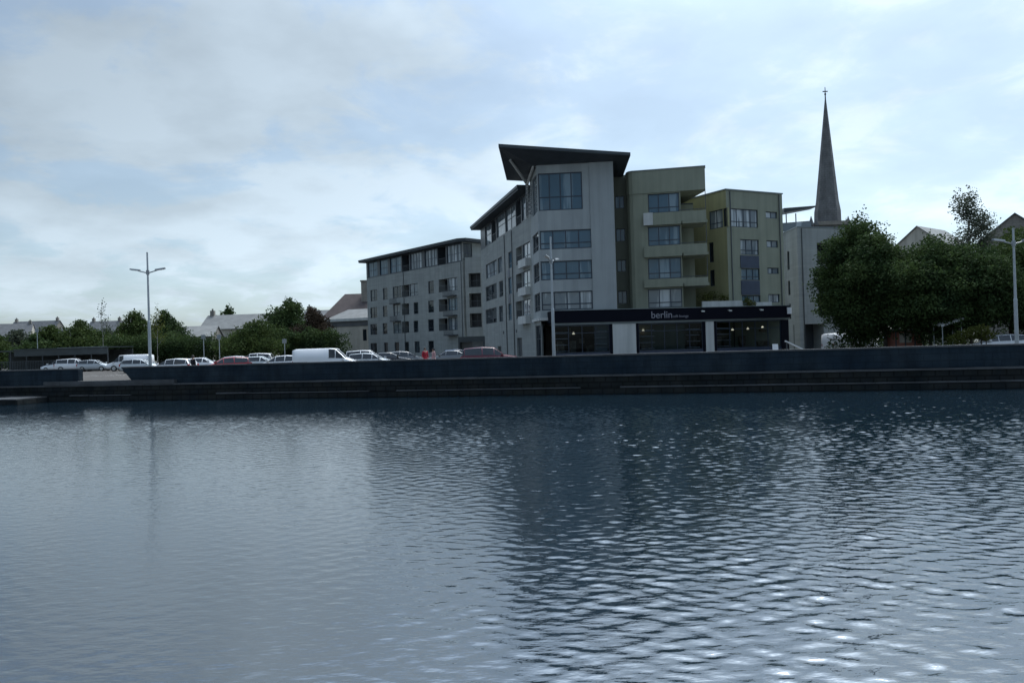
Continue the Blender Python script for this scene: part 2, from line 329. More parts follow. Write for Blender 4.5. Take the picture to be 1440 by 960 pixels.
tc=n.new('ShaderNodeTexCoord'); mp=n.new('ShaderNodeMapping'); mp.inputs['Rotation'].default_value=(0,0,R(-8)); mp.inputs['Scale'].default_value=(.55,1.3,1); L.new(tc.outputs['Object'],mp.inputs[0])
nz=n.new('ShaderNodeTexNoise'); nz.inputs['Scale'].default_value=9; nz.inputs['Detail'].default_value=3; L.new(mp.outputs[0],nz.inputs['Vector'])
bp=n.new('ShaderNodeBump'); bp.inputs['Strength'].default_value=.3; bp.inputs['Distance'].default_value=.02; L.new(nz.outputs[0],bp.inputs['Height']); L.new(bp.outputs[0],b.inputs['Normal'])
me.materials.append(wm); wo=bpy.data.objects.new('water',me); COL.objects.link(wo); kind(wo)
# ======================================================================= TREES
def leaves(blobs,count,size,seed,hollow=.35,dens=None):
    r=np.random.default_rng(seed); B=np.array([[*c,*rd] for c,rd in blobs],float)
    vol=B[:,3]*B[:,4]*B[:,5]; vol=vol**.75; idx=r.choice(len(B),count,p=vol/vol.sum())
    d=r.normal(size=(count,3)); d/=np.linalg.norm(d,axis=1)[:,None]
    rad=(hollow+(1-hollow)*r.random(count)**.6)
    # clump the surface: push radius by a direction dependent ripple
    rip=1+.16*np.sin(d[:,0]*7+idx*2.1)+.13*np.sin(d[:,2]*9+idx*1.3)+.12*np.sin(d[:,1]*11+idx)
    P=B[idx,:3]+d*B[idx,3:6]*(rad*rip)[:,None]
    s=size*r.uniform(.55,1.35,count)
    a=r.normal(size=(count,3)); a/=np.linalg.norm(a,axis=1)[:,None]
    b=np.cross(a,r.normal(size=(count,3))); b/=np.linalg.norm(b,axis=1)[:,None]
    a*=s[:,None]*.5; b*=s[:,None]*.32
    V=np.stack([P-a,P-b*1.0+a*.1,P+a,P+b+a*.1],1).reshape(-1,3)
    return V
def leafmesh(name,V,mat_,parent,off):
    n=len(V)//4; me=bpy.data.meshes.new(name); me.vertices.add(n*4); me.vertices.foreach_set('co',(V-np.array(off)).astype(np.float32).ravel())
    me.loops.add(n*4); me.loops.foreach_set('vertex_index',np.arange(n*4,dtype=np.int32)); me.polygons.add(n)
    me.polygons.foreach_set('loop_start',np.arange(0,n*4,4,dtype=np.int32)); me.polygons.foreach_set('loop_total',np.full(n,4,dtype=np.int32))
    me.update(calc_edges=True); me.materials.append(mat_); o=bpy.data.objects.new(name,me); COL.objects.link(o)
    if parent: o.parent=parent
    return o
def tree(name,label,base,H,W,seed,mat_='leaf_dark',count=16000,size=.3,clear_=.2,bark='bark',nb=16,group=None,cat='tree',top=1.0,depth=None,hollow=.3,trunk_r=None):
    r=random.Random(seed); base=Vector(base); t=thing(name,label,cat,base,0,group); depth=depth or W
    c0=H*clear_; blobs=[]
    for k in range(nb):
        f=(k+.5)/nb; z=c0+(H-c0)*(.10+.80*f); prof=math.sin(math.pi*min(1,(.18+.80*f)))**.75*(1-.25*f*top) if top>=0 else (.35+.85*math.sin(math.pi*min(1,f*.85+.12)))
        a=r.uniform(0,6.28)+k*2.4; q=r.uniform(.25,.62)*prof
        s=r.uniform(.22,.34)*prof+.06
        blobs.append(((base.x+math.cos(a)*q*W*.62,base.y+math.sin(a)*q*depth*.62,base.z+z),(s*W,s*depth,(H-c0)*r.uniform(.11,.17)+.15)))
    blobs.append(((base.x,base.y,base.z+H*.93),(W*.10,depth*.10,H*.09)))
    V=leaves(blobs,count,size,seed,hollow); leafmesh('crown',V,M[mat_],t,base)
    mb=MB(); tr=trunk_r or max(.07,H*.018); pts=[base+Vector((0,0,-.1))]
    for k in range(1,6): pts.append(base+Vector((r.uniform(-.12,.12)*k*.5,r.uniform(-.1,.1)*k*.5,H*.8*k/5)))
    mb.tube(pts,[tr*(1-.16*i) for i in range(6)],8)
    for (c,rd) in blobs[::2]:
        f=max(.2,min(.75,(c[2]-base.z)/H-.12)); i=min(4,int(f/.8*5)); p=pts[i].lerp(pts[i+1],f/.8*5-i)
        m=(p+Vector(c))/2+Vector((0,0,-.15)); mb.tube([p,m,Vector(c)],[tr*.42,tr*.28,tr*.1],6)
    mb.build('trunk',M[bark],t); return t
def bush(name,label,blobs,count,size,seed,mat_='leaf_dark',cat='hedge',group=None):
    cx=sum(b[0][0] for b in blobs)/len(blobs); cy=sum(b[0][1] for b in blobs)/len(blobs)
    t=thing(name,label,cat,(cx,cy,GZ),0,group); leafmesh('foliage',leaves(blobs,count,size,seed,.5),M[mat_],t,(cx,cy,GZ))
    mb=MB(); r=random.Random(seed)
    for b in blobs[:12]: mb.tube([(b[0][0],b[0][1],GZ-.1),(b[0][0]+r.uniform(-.2,.2),b[0][1],b[0][2])],[.07,.03],5); mb.build('stem',M['bark'],t); mb=MB()
    return t
def gtree(px,pytop,Y,W,**k):
    p=at(px,pytop,Y); return dict(base=(p.x,Y,GZ),H=p.z-GZ,W=W,**k)
# big trees on the quay at the right
G='broadleaf trees on the quay at the right'
tree('broadleaf_tree','tall dark broadleaf tree beside the pale grey end building, left of its row',**gtree(1204,309,66,5.6,seed=5,count=57000,size=.22,clear_=.10,top=-1,nb=34),group=G)
tree('broadleaf_tree','rounded dark tree in front of the cream gable house, with lighter green edge',**gtree(1240,328,63,6.0,seed=9,count=45600,size=.22,mat_='leaf_dark',clear_=.12,top=-1,nb=28),group=G)
tree('broadleaf_tree','dark leafy tree standing over the terracotta kiosk',**gtree(1305,337,61,6.6,seed=14,count=49400,size=.22,clear_=.12,top=-1,nb=30),group=G)
tree('broadleaf_tree','dense dark tree in front of the birch, behind the white awning',**gtree(1362,345,60,6.2,seed=17,count=45600,size=.21,clear_=.2,top=-1,nb=22),group=G)
tree('broadleaf_tree','green tree behind the right lamp post at the picture edge',**gtree(1418,326,64,7.6,seed=23,count=53200,size=.22,mat_='leaf_mid',clear_=.15,top=-1,nb=24),group=G)
tree('broadleaf_tree','dark tree cut by the right edge of the photo',**gtree(1475,330,60,7,seed=29,count=16000,size=.3,clear_=.16,top=-1,nb=20),group=G)
tree('birch_tree','tall thin airy birch rising above the dark trees against the sky','tree' and (at(1362,264,72).x,72,GZ),at(1362,264,72).z-GZ,3.9,41,'leaf_grey',6500,.2,.5,'bark_pale',15,hollow=.05,trunk_r=.14,top=-1)
bush('shrub','yellow green shrub in front of the dark trees near the right lamp post',[((at(x,y,56).x,56,at(x,y,56).z),(.7,.6,.45)) for x,y in ((1344,478),(1355,472),(1367,468),(1379,464),(1386,472))],2600,.14,3,'leaf_yellow','shrub')
bush('hedge','low dark hedge under the quay trees at the right',[((at(x,478,66).x,66+(i%2),2.2),(1.6,1.0,1.2)) for i,x in enumerate(range(1185,1450,16))],7000,.2,4,'leaf_dark','hedge')
# left: hedges, trees far behind the car park
bush('hedge','long dark clipped hedge behind the car park, left stretch',[((at(x,490,110).x,110,at(x,488+((i*7)%5),110).z-.1),(1.9,1.4,1.7+.2*(i%3))) for i,x in enumerate(range(158,330,11))],22000,.25,5,'leaf_dark')
bush('laurel_hedge','brighter green hedge behind the white van at the left',[((at(x,486,112).x,112,at(x,483,112).z-.4),(2.2,1.5,1.9)) for i,x in enumerate(range(160,240,13))],12000,.25,6,'leaf_mid')
bush('hedge','dark tall hedge behind the white vans, ending at the cream building',[((at(x,480,106).x,106,at(x,473+(i%3)*2,106).z-1.0),(2.0,1.6,2.2)) for i,x in enumerate(range(395,478,11))],16000,.25,7,'leaf_dark')
tree('round_tree','round mid green tree overhanging the hedge behind the car park',**gtree(362,450,100,9,seed=51,count=22000,size=.28,mat_='leaf_mid',clear_=.05,nb=20))
tree('dark_tree','tall dark tree left of the brown roofed building',**gtree(405,420,128,9.5,seed=52,count=20000,size=.36,mat_='leaf_dark',clear_=.1,nb=20))
tree('copper_tree','dark copper leaved tree beside the tall dark tree at the left',**gtree(440,432,122,7.5,seed=53,count=16000,size=.32,mat_='leaf_copper',clear_=.1,nb=18))
tree('broadleaf_tree','leafy green tree left of the left lamp post',**gtree(188,438,135,9,seed=54,count=18000,size=.36,mat_='leaf_mid',clear_=.05,nb=18))
tree('broadleaf_tree','dark bushy tree right of the left lamp post',**gtree(232,437,130,8.2,seed=55,count=18000,size=.34,mat_='leaf_dark',clear_=.05,nb=18))
tree('sapling','thin bare topped sapling standing above the bike shelter','tree' and (at(143,420,107).x,107,GZ),at(143,420,107).z-GZ,2.6,56,'leaf_grey',260,.22,.5,'bark_pale',10,hollow=.05,trunk_r=.07)
tree('sapling','thin yellowish sapling just behind the left lamp post','tree' and (at(220,428,96).x,96,GZ),at(220,428,96).z-GZ,3.2,57,'leaf_yellow',330,.26,.4,'bark_pale',10,hollow=.05,trunk_r=.07)
tree('far_tree','small dark tree crown showing above the long slate roofed house',**gtree(321,431,165,8,seed=58,count=9000,size=.5,mat_='leaf_dark',clear_=.1,nb=14))
for i,(px,py,Y,W,mt,lb) in enumerate([(112,450,120,10,'leaf_mid','broad green tree beyond the shelter roof, left of the sapling'),(72,458,121,9,'leaf_mid','low green tree beyond the shelter, below the slate rooftops'),
        (25,464,124,11,'leaf_grey','grey green tree at the far left beyond the shelter'),(-20,466,118,10,'leaf_mid','green tree cut by the left edge of the photo'),(150,462,150,9,'leaf_grey','pale green tree behind the thin sapling'),(50,472,114,8,'leaf_dark','dark bushy tree close behind the shelter at the left')]):
    tree('background_tree',lb,**gtree(px,py,Y,W,seed=70+i,count=14000,size=.36,mat_=mt,clear_=.03,nb=16),group='trees beyond the bike shelter')
wd=MB(); V=leaves([((at(x,488,230).x,230+(i%4)*6,at(x,476+(i*5)%9,230).z-2.5),(8,5,4.5)) for i,x in enumerate(range(-120,520,20))],14000,.9,88,.3)
o=leafmesh('far_woodland',V,M['leaf_grey'],None,(0,0,0)); kind(o,'stuff'); tag(o,'distant belt of trees along the horizon at the left','woodland')
# ======================================================================= BUILDINGS
def bld(name,label,loc): return thing(name,label,'building',loc)
# ---- D: far left wing
D=Fac((-26.0,134.0),(-7.1,111.0)); D2=Fac((-7.1,111.0),(-1.9,115.3))
bd=bld('apartment_building','far left grey apartment wing with glazed top floor, narrow windows and dark flat eaves',(-16,122,GZ))
wm_=MB(); ops=[]; rows=[(11.85,13.85),(8.85,10.75),(5.85,7.75)]
def row(F,lst,z0,z1,par,py,ops,**k):
    for it in lst:
        a,b=it[:2]; kk=dict(k); kk.update(it[2] if len(it)>2 else {}); u0,u1=F.u(a,py),F.u(b,py); dp=kk.pop('recess',None)
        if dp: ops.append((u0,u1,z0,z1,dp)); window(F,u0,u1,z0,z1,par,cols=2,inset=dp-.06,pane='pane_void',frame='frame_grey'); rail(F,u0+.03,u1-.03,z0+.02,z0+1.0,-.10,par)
        else: ops.append((u0,u1,z0,z1)); window(F,u0,u1,z0,z1,par,**kk)
pc=['pane_dark','pane_dark','pane_curtain','pane_dark']
for i,(z0,z1) in enumerate(rows):
    py=[400,428,455][i]
    lst=[(520.5,530,dict(cols=2)),(538,544.5,{}),(602,610,{}),(617,629.5,dict(recess=1.3)),(630.2,643.5,dict(cols=3,pane='pane_curtain' if i!=1 else 'pane_blue'))]
    lst+= [(552,564,dict(cols=2)),(564.6,575,dict(recess=1.3)),(575.6,587.5,dict(cols=2,pane='pane_curtain'))] if i==0 else [(553,562.5 if i==1 else 564,dict(cols=2,pane='pane_curtain')),(565,575,dict(recess=1.3)),(581.5,588,{})]
    for it in lst: it[-1].setdefault('pane',pk(pc))
    for it in lst:
        if 'recess' in it[-1]: it[-1].pop('pane')
    row(D,lst,z0,z1,bd,py,ops,tr=.3,frame='frame_blue')
row(D,[(521,530),(540,545.5),(555,561),(569,575),(583,590),(602.5,610)],2.5,4.35,bd,485,ops,pane='pane_dark')
wall(wm_,D,0,D.L,GZ-.2,16.05,ops)
ops2=[(1.0,3.6,12.2,14.0),(1.0,3.6,9.2,11.0)]; wall(wm_,D2,0,D2.L,GZ-.2,16.05,[])
topops=[]
gl=[(517.5,530.5,2),(534,545,1),(548.5,564,2),(577,593.5,4),(597.5,614.5,4),(629,648,4)]
for a,b,c in gl: topops.append((max(.12,D.u(a,375)),min(D.L-.12,D.u(b,375)),16.2,18.85,.2)); 
for (u0,u1,z0,z1,_),(a,b,c) in zip(topops,gl): window(D,u0,u1,z0,z1,bd,cols=c,tr=.45,pane='pane_curtain' if c>2 else 'pane_blue',frame='frame_blue')
loj=[(D.u(565.5,375),D.u(575.5,375),16.1,18.85,1.6),(D.u(616,375),D.u(627,375),16.1,18.85,1.6)]
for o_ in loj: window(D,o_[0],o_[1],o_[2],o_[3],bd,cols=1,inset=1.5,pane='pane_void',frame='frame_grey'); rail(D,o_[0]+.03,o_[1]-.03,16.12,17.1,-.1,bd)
tw=MB(); wall(tw,D,0,D.L,16.06,18.95,topops+loj); tw.build('top_floor_frame',M['frame_grey'],bd)
u=[(.25,1.9)]; tw=MB(); wall(tw,D2,0,D2.L,16.06,18.95,[(.25,1.9,16.2,18.85,.2)]); tw.build('top_floor_wall',M['render_grey'],bd); window(D2,.25,1.9,16.2,18.85,bd,cols=2,tr=.45,pane='pane_dark')
# far end, back, roof
def back(mb,pts,z0,z1):
    for a,b in zip(pts[:-1],pts[1:]): mb.quad((a[0],a[1],z0),(b[0],b[1],z0),(b[0],b[1],z1),(a[0],a[1],z1))
DB=[(-1.9,115.3),(-20.5,138.6),(-26.0,134.0)]
back(wm_,DB,GZ-.2,18.95); wm_.build('wall',M['render_grey'],bd)
def off(F,u,o): q=F.P(u,0,o); return (q.x,q.y)
rf=MB(); rf.prism([off(D,-1.0,1.0),off(D,D.L+.2,1.0),off(D,D.L+1.3,.2) ,off(D2,D2.L+.5,.6),(-20.3,139.8)],18.952,19.15); rf.build('roof',M['soffit'],bd)
rf=MB(); rf.prism([off(D,-1.06,1.06),off(D,D.L+.2,1.06),off(D,D.L+1.36,.24),off(D2,D2.L+.6,.66),(-20.3,139.9)],19.152,19.42); rf.build('roof_edge',M['roof_metal'],bd)
# small projecting balconies on D
for i,(z0,z1) in enumerate(rows):
    u0,u1=D.u(629.5,440),D.u(643,440); m_=MB(); D.box(m_,u0,u1,z0-.85,z0-.7,.0,.9); bal=m_.build('balcony',M['frame_grey'],bd); r_=rail(D,u0,u1,z0-.7,z0+.1,.82,bal)
    if i: 
        u0,u1=D.u(553,440),D.u(563.5,440); m_=MB(); D.box(m_,u0,u1,z1+.1,z1+.22,.0,.8); bal=m_.build('balcony',M['frame_grey'],bd); rail(D,u0,u1,z1+.22,z1+1.0,.72,bal)
# link between the wings with stacked balconies
LK=Fac((-6.75,110.9),(-1.6,109.6)); m_=MB(); lo=[]
for z0,z1 in ((12.1,14.2),(9.1,11.2),(6.1,8.2)):
    u0,u1=.55,2.4; lo.append((u0,u1,z0,z1,1.2)); window(LK,u0,u1,z0,z1,bd,cols=2,inset=1.1,pane='pane_void',frame='frame_grey'); rail(LK,u0,u1,z0+.02,z0+1.0,-.08,bd)
wall(m_,LK,0,LK.L,GZ-.2,16.4,lo); m_.prism([off(LK,0,-.01),off(LK,LK.L,-.01),off(LK,LK.L,-3),off(LK,0,-3)],16.41,16.6); m_.build('link_wall',M['render_grey'],bd)
# dark entrance structure
EN=Fac((-7.6,104.4),(-3.75,102.0)); et=thing('entrance_canopy','black boxy gateway at ground level between the two apartment wings','gateway',(-5.6,103,GZ))
m_=MB(); EN.box(m_,0,EN.L,3.9,4.66,-3,0); EN.box(m_,0,.3,GZ-.1,3.9,-3,0); EN.box(m_,EN.L-.3,EN.L,GZ-.1,3.9,-3,0); m_.build('portal',M['roof_metal'],et)
m_=MB()
for k in range(24): EN.box(m_,.34+k*(EN.L-.7)/24,.34+k*(EN.L-.7)/24+.07,GZ,3.88,-.5,-.44)
m_.build('gate',M['frame_grey'],et)
# ---- A: main block with the corner tower
A=Fac((-3.93,102.8),(2.34,77.1)); A2=Fac((2.34,77.1),(2.90,72.35)); AF=Fac((2.90,72.35),(10.3,71.75)); AR=Fac((10.3,71.75),(11.3,80))
ba=bld('apartment_building','tallest grey corner block with tilted dark wing roof and wide banded windows above the shop',(4,80,GZ))
aw=MB(); ops=[]
AR3=[(12.3,14.2),(9.3,11.25),(6.25,8.2)]
for i,(z0,z1) in enumerate(AR3):
    py=[372,408,445][i]
    l=[(683,698.5,dict(cols=2 if i else 3,pane=['pane_curtain','pane_dark','pane_dark'][i])),(702,707.5,dict(pane='pane_dark')) if i else (700,706,dict(pane='pane_curtain')),(715,719.8,dict(pane='pane_blue')),(726,734.4,dict(recess=1.4)),(735,746.2,dict(cols=2,pane='pane_curtain'))]
    row(A,l,z0,z1,ba,py,ops,tr=.3)
    # white projecting balcony fronts
    u0,u1=A.u(735,py),A.u(746,py); m_=MB(); A.box(m_,u0,u1,z0-.7,z0+.15,.0,.55); m_.build('balcony_front',M['render_white'],ba)
for z0,z1 in ((8.25,9.25),(11.3,12.25)):      # dark strip between the narrow windows
    u0,u1=A.u(715,420),A.u(718,420); m_=MB(); A.box(m_,u0,u1,z0,z1,.002,.03); m_.build('spandrel',M['navy_panel'],ba)
# ground floor of the side: door, vents
u0,u1=A.u(727,480),A.u(734,480); ops.append((u0,u1,GZ,4.1,.3)); m_=MB(); A.box(m_,u0+.02,u1-.02,GZ+.02,4.08,-.28,-.22); dr=m_.build('door',M['frame_grey'],ba); m_=MB(); A.box(m_,u1-.2,u1-.14,2.4,2.7,-.22,-.17); m_.build('handle',M['rim'],dr)
u0,u1=A.u(700,490),A.u(705,490); ops.append((u0,u1,GZ,3.2,.3)); m_=MB(); A.box(m_,u0+.02,u1-.02,GZ+.02,3.18,-.28,-.22); m_.build('door',M['frame_grey'],ba)
for px in (708,726): 
    u0=A.u(px,470); m_=MB(); A.box(m_,u0,u0+.35,4.7,5.05,.002,.06); m_.build('vent',M['frame_grey'],ba)
wall(aw,A,0,A.L,GZ-.2,16.55,ops)
# top floor of the side: long glazing between dark loggias
tops=[]; gl=[(681.5,690,1,'g'),(690.8,697,0,'v'),(697.8,710,1,'g'),(710.6,725,2,'g'),(725.8,733,0,'v'),(733.8,742.5,1,'g')]
for a,b,c,t in gl:
    u0,u1=A.u(a,310),A.u(b,310); 
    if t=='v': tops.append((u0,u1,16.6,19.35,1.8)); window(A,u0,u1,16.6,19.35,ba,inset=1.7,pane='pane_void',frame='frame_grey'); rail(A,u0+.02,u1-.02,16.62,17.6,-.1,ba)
    else: tops.append((u0,u1,16.75,19.35,.2)); window(A,u0,u1,16.75,19.35,ba,cols=c,tr=.5,pane='pane_curtain',frame='frame_grey')
tw=MB(); wall(tw,A,0,A.L,16.56,19.5,tops); tw.build('top_floor_frame',M['frame_grey'],ba)
# corner return and tower front
rowsT=[(12.55,14.4),(9.55,11.4),(6.60,8.4)]; ops2=[];opsF=[]
uR=[833.2,833.8,834.5]
for i,(z0,z1) in enumerate(rowsT):
    ops2.append((.9,A2.L-.12,z0,z1)); window(A2,.9,A2.L-.12,z0,z1,ba,cols=2,tr=.3,pane='pane_dark')
    u1=AF.u(uR[i]-1,[337,380,423][i]); opsF.append((.12,u1,z0,z1)); window(AF,.12,u1,z0,z1,ba,cols=4,tr=.32,pane='pane_blue' if i<2 else 'pane_curtain',bw=.10)
ops2.append((1.6,A2.L-.12,16.35,20.0)); window(A2,1.6,A2.L-.12,16.35,20.0,ba,cols=1,tr=.35,pane='pane_curtain')
u1=AF.u(819,270); opsF.append((.12,u1,16.35,20.0)); window(AF,.12,u1,16.35,20.0,ba,cols=4,tr=.36,pane='pane_blue',bw=.10)
ue=AF.u(834,420)
def rz(x,y): return 22.15-.058*(x+.7)-.115*(y-69.2)       # the tilted roof plane (its top)
wf=MB()
wall(wf,A2,0,A2.L,5.9,20.85,ops2); wall(wf,AF,0,ue,5.9,20.85,opsF)
wall(aw,A2,0,A2.L,GZ-.2,5.9,[(1.0,4.4,GZ+.3,5.2)]); window(A2,1.0,4.4,GZ+.3,5.2,ba,cols=3,tr=.6,pane='pane_dark')
wf.build('tower_wall',M['render_pale'],ba)
pf=MB(); AF2=Fac(off(AF,ue,.10),off(AF,AF.L,.10)); pf.box
AF.box(pf,ue,AF.L,GZ-.2,20.87,-.4,.10); pf.build('tower_pier',M['render_pale'],ba)
wall(aw,AR,0,AR.L,GZ-.2,20.85,[]); 
back(aw,[(11.3,80),(5.5,104.5),(-3.93,102.8)],GZ-.2,19.4)
wall(aw,Fac((2.34,77.1),(10.9,77.0)),0,8.5,16.5,20.85,[])
aw.build('wall',M['render_grey'],ba)
# bay underside slab
m_=MB(); m_.prism([off(A2,.3,.25),off(AF,-.2,.2),off(AF,2.2,.2),off(AF,2.2,-.1),off(A2,.3,-.1)],5.62,5.895); m_.build('bay_soffit',M['render_white'],ba)
# lower roof along the side
m_=MB(); m_.prism([off(A,-1.1,1.15),off(A,A.L-.6,1.15),off(A,A.L-.6,-8),(5.7,105.6)],19.52,19.75); m_.build('roof',M['soffit'],ba)
m_=MB(); m_.prism([off(A,-1.2,1.25),off(A,A.L-.5,1.25),off(A,A.L-.5,-8),(5.7,105.8)],19.752,20.05); m_.build('roof_edge',M['roof_metal'],ba)
# tilted wing roof over the tower
pl=[(-.72,69.1),(11.8,70.3),(12.0,79.3),(-.05,78.3)]
m_=MB(); tp=[(x+.1*(1 if x<5 else -1),y+.1*(1 if y<75 else -1)) for x,y in pl]; bt_=[(2.45,72.15),(10.6,71.6),(11.0,78.2),(1.5,77.9)]
m_.hexa([(x,y,20.82) for x,y in bt_]+[(x,y,rz(x,y)-.30) for x,y in tp]); m_.build('wing_roof',M['soffit'],ba)
m_=MB(); m_.prism(pl,lambda x,y:rz(x,y)-.295,lambda x,y:rz(x,y)); m_.build('wing_roof_edge',M['roof_metal'],ba)
# Y shaped strut and lattice column
m_=MB(); b_=at(742,342,77.0); k_=at(741.5,258,77.0); 
m_.tube([(b_.x,77.3,16.5),(k_.x,77.3,k_.z)],.16,8); m_.tube([(k_.x,77.3,k_.z),(.35,72.0,rz(.35,72.0)-.45)],[.16,.12],8); m_.tube([(k_.x,77.3,k_.z),(2.6,72.6,20.8)],[.16,.12],8)
m_.build('roof_strut',M['render_white'],ba)
m_=MB()
for k in range(7):
    z=16.6+k*.42; m_.tube([(1.9,76.2,z),(2.5,75.9,z+.42)],.03,5); m_.tube([(2.5,75.9,z),(1.9,76.2,z+.42)],.03,5)
m_.tube([(1.9,76.2,16.5),(1.9,76.2,19.8)],.05,6); m_.tube([(2.5,75.9,16.5),(2.5,75.9,19.8)],.05,6); m_.build('trellis',M['frame_grey'],ba)
# ---- B: olive block
BRc=Fac((10.4,76.4),(12.1,76.2)); BM=Fac((12.5,73.9),(17.05,73.0)); BX=Fac((17.05,73.0),(19.35,72.5))
bb=bld('apartment_building','olive green middle block with curved edge, open corner balconies and deep roof band',(15,77,GZ))
w1=MB(); ops=[]
for py0,py1 in ((275.5,293),(321.5,339.5),(365.5,382),(409,427)):
    z1=at(873,py0,76.3).z; z0=at(873,py1,76.3).z; u0,u1=BRc.u(865,280)+.35,BRc.u(878,280); u0,u1=.68,1.6; ops.append((u0,u1,z0,z1)); window(BRc,u0,u1,z0,z1,bb,cols=2,pane='pane_blue')
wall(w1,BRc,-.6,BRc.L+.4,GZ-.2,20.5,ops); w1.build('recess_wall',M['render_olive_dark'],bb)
w2=MB(); ops=[]; RB=[(16.0,17.9),(12.75,14.65),(9.45,11.5),(6.58,8.45)]
for i,(z0,z1) in enumerate(RB):
    u0=BM.u(911.5,[285,330,376,418][i]); u1=BM.L-.12; ops.append((u0,u1,z0,z1)); window(BM,u0,u1,z0,z1,bb,cols=3,tr=.28,pane=['pane_blue','pane_blue','pane_blue','pane_curtain'][i],bw=.08)
wall(w2,BM,0,BM.L,GZ-.2,18.0,ops)
# rounded left edge of the block
arc=[(12.3,76.4),(12.12,75.2),(12.10,74.6),(12.22,74.12),(12.5,73.9)]
back(w2,arc,GZ-.2,18.0)
back(w2,[(17.05,73.0),(17.3,76.0),(19.0,75.9),(19.6,84),(11.0,85)],GZ-.2,17.2); back(w2,[(17.05,73.0),(18.3,84)],17.2,18.0)
w2.build('wall',M['render_olive'],bb)
bt=MB(); bt.prism([(12.2,84),(12.26,76.5),(12.08,75.2),(12.06,74.56),(12.18,74.07),(12.48,73.84),(17.05,72.9),(19.38,72.4),(19.6,73.2),(18.4,84)],18.01,20.25); bt.build('roof_band',M['render_olive'],bb)
m_=MB(); m_.prism([(12.15,84.05),(12.2,76.5),(12.02,75.2),(12.0,74.53),(12.13,74.02),(12.46,73.78),(17.05,72.84),(19.43,72.34),(19.66,73.2),(18.45,84.05)],20.252,20.34); m_.build('roof_edge',M['fascia_edge'],bb)
for i,(z0,z1) in enumerate([(14.75,15.95),(11.6,12.7),(8.6,9.4)]):
    m_=MB(); BM.box(m_,BM.u(906,[305,352,397][i]),BM.L,z0,z1,.02,.4); m_.prism([(17.09,72.58),(19.42,72.07),(19.75,75.6),(17.35,75.9)],z0,z0+.25); BX.box(m_,0.02,BX.L+.05,z0+.25,z1,.3,.42)
    bal=m_.build('balcony',M['render_olive'],bb)
    r_=MB(); BX.box(r_,-.1,BX.L+.05,z1+.12,z1+.17,.30,.36); 
    for k in range(4): BX.box(r_,k*(BX.L-.05)/3,k*(BX.L-.05)/3+.04,z1+.0,z1+.12,.31,.35)
    BX.box(r_,BX.L-.02,BX.L+.04,z1+.17,z1+2.1 if i==0 else z1+2.0,.30,.36)
    r_.build('railing',M['frame_grey'],bal)
    if i==0: e=MB(); BM.box(e,BM.u(905,305),BM.u(918,305),z0+.02,z1+.04,.402,.44); e.build('white_panel',M['render_white'],bb)
bf=MB(); bf.prism([(17.4,76.0),(19.0,75.95),(19.0,76.9),(17.4,76.9)],17.205,17.35); bf.build('rear_roof',M['roof_metal'],bb)
# ---- C: mustard block
cc=at(1024,380,76.0); C0=(cc.x,76.0); dF=Vector((math.cos(R(25)),math.sin(R(25)))); dL=Vector((-math.sin(R(29)),math.cos(R(29))))
rx=at(1103.5,380,79.2); CR=(rx.x,79.3)
CF=Fac(C0,CR); CLp=(C0[0]+dL.x*10,C0[1]+dL.y*10); CL=Fac(CLp,C0)
bc=bld('apartment_building','mustard olive flat roofed block with corner window, right of the open balconies',(26,80,GZ))
w1=MB(); w2=MB(); o1=[];o2=[]
def wn(F,ops,a,b,py,z0,z1,**k): 
    u0,u1=F.u(a,py),F.u(b,py); ops.append((u0,u1,z0,z1)); window(F,u0,u1,z0,z1,bc,**k)
wn(CL,o1,997,1016.5,300,14.85,16.75,cols=2,pane='pane_curtain',tr=.3); wn(CL,o1,1017,1023.2,300,14.85,16.75,pane='pane_dark')
wn(CL,o1,997,1003.5,353,11.4,13.5); wn(CL,o1,998,1005,390,8.9,10.6)
wn(CF,o2,1027,1066,305,14.85,16.75,cols=4,tr=.3,pane='pane_curtain')
for z0,z1 in ((12.0,13.6),(9.35,10.55),(6.75,7.75)): wn(CF,o2,1041.5,1067.5,350,z0,z1,cols=3,tr=.3,pane='pane_curtain' if z0>10 else 'pane_blue')
for z0,z1 in ((10.6,11.9),(7.8,9.3)): m_=MB(); CF.box(m_,CF.u(1041.5,380),CF.u(1067.5,380),z0,z1,.003,.05); m_.build('spandrel',M['navy_panel'],bc)
for z0,z1 in ((15.95,16.65),(12.85,13.6),(10.05,10.7),(7.0,7.9)): wn(CF,o2,1078.5,1094.5,350,z0,z1,cols=2,pane='pane_curtain')
wall(w1,CL,0,CL.L,GZ-.2,18.6,o1); w1.build('side_wall',M['render_mustard'],bc)
wall(w2,CF,0,CF.L,GZ-.2,18.6,o2); cb=(CR[0]-CF.d.y*0+CF.n.x*-9,CR[1]-CF.n.y*9); back(w2,[CR,cb,CLp],GZ-.2,18.6); w2.build('wall',M['render_olive'],bc)
m_=MB(); m_.prism([off(CL,0,.08),off(CL,CL.L+.08,.08),off(CF,CF.L+.08,.08),cb],18.601,18.72); m_.build('roof_edge',M['fascia_edge'],bc)
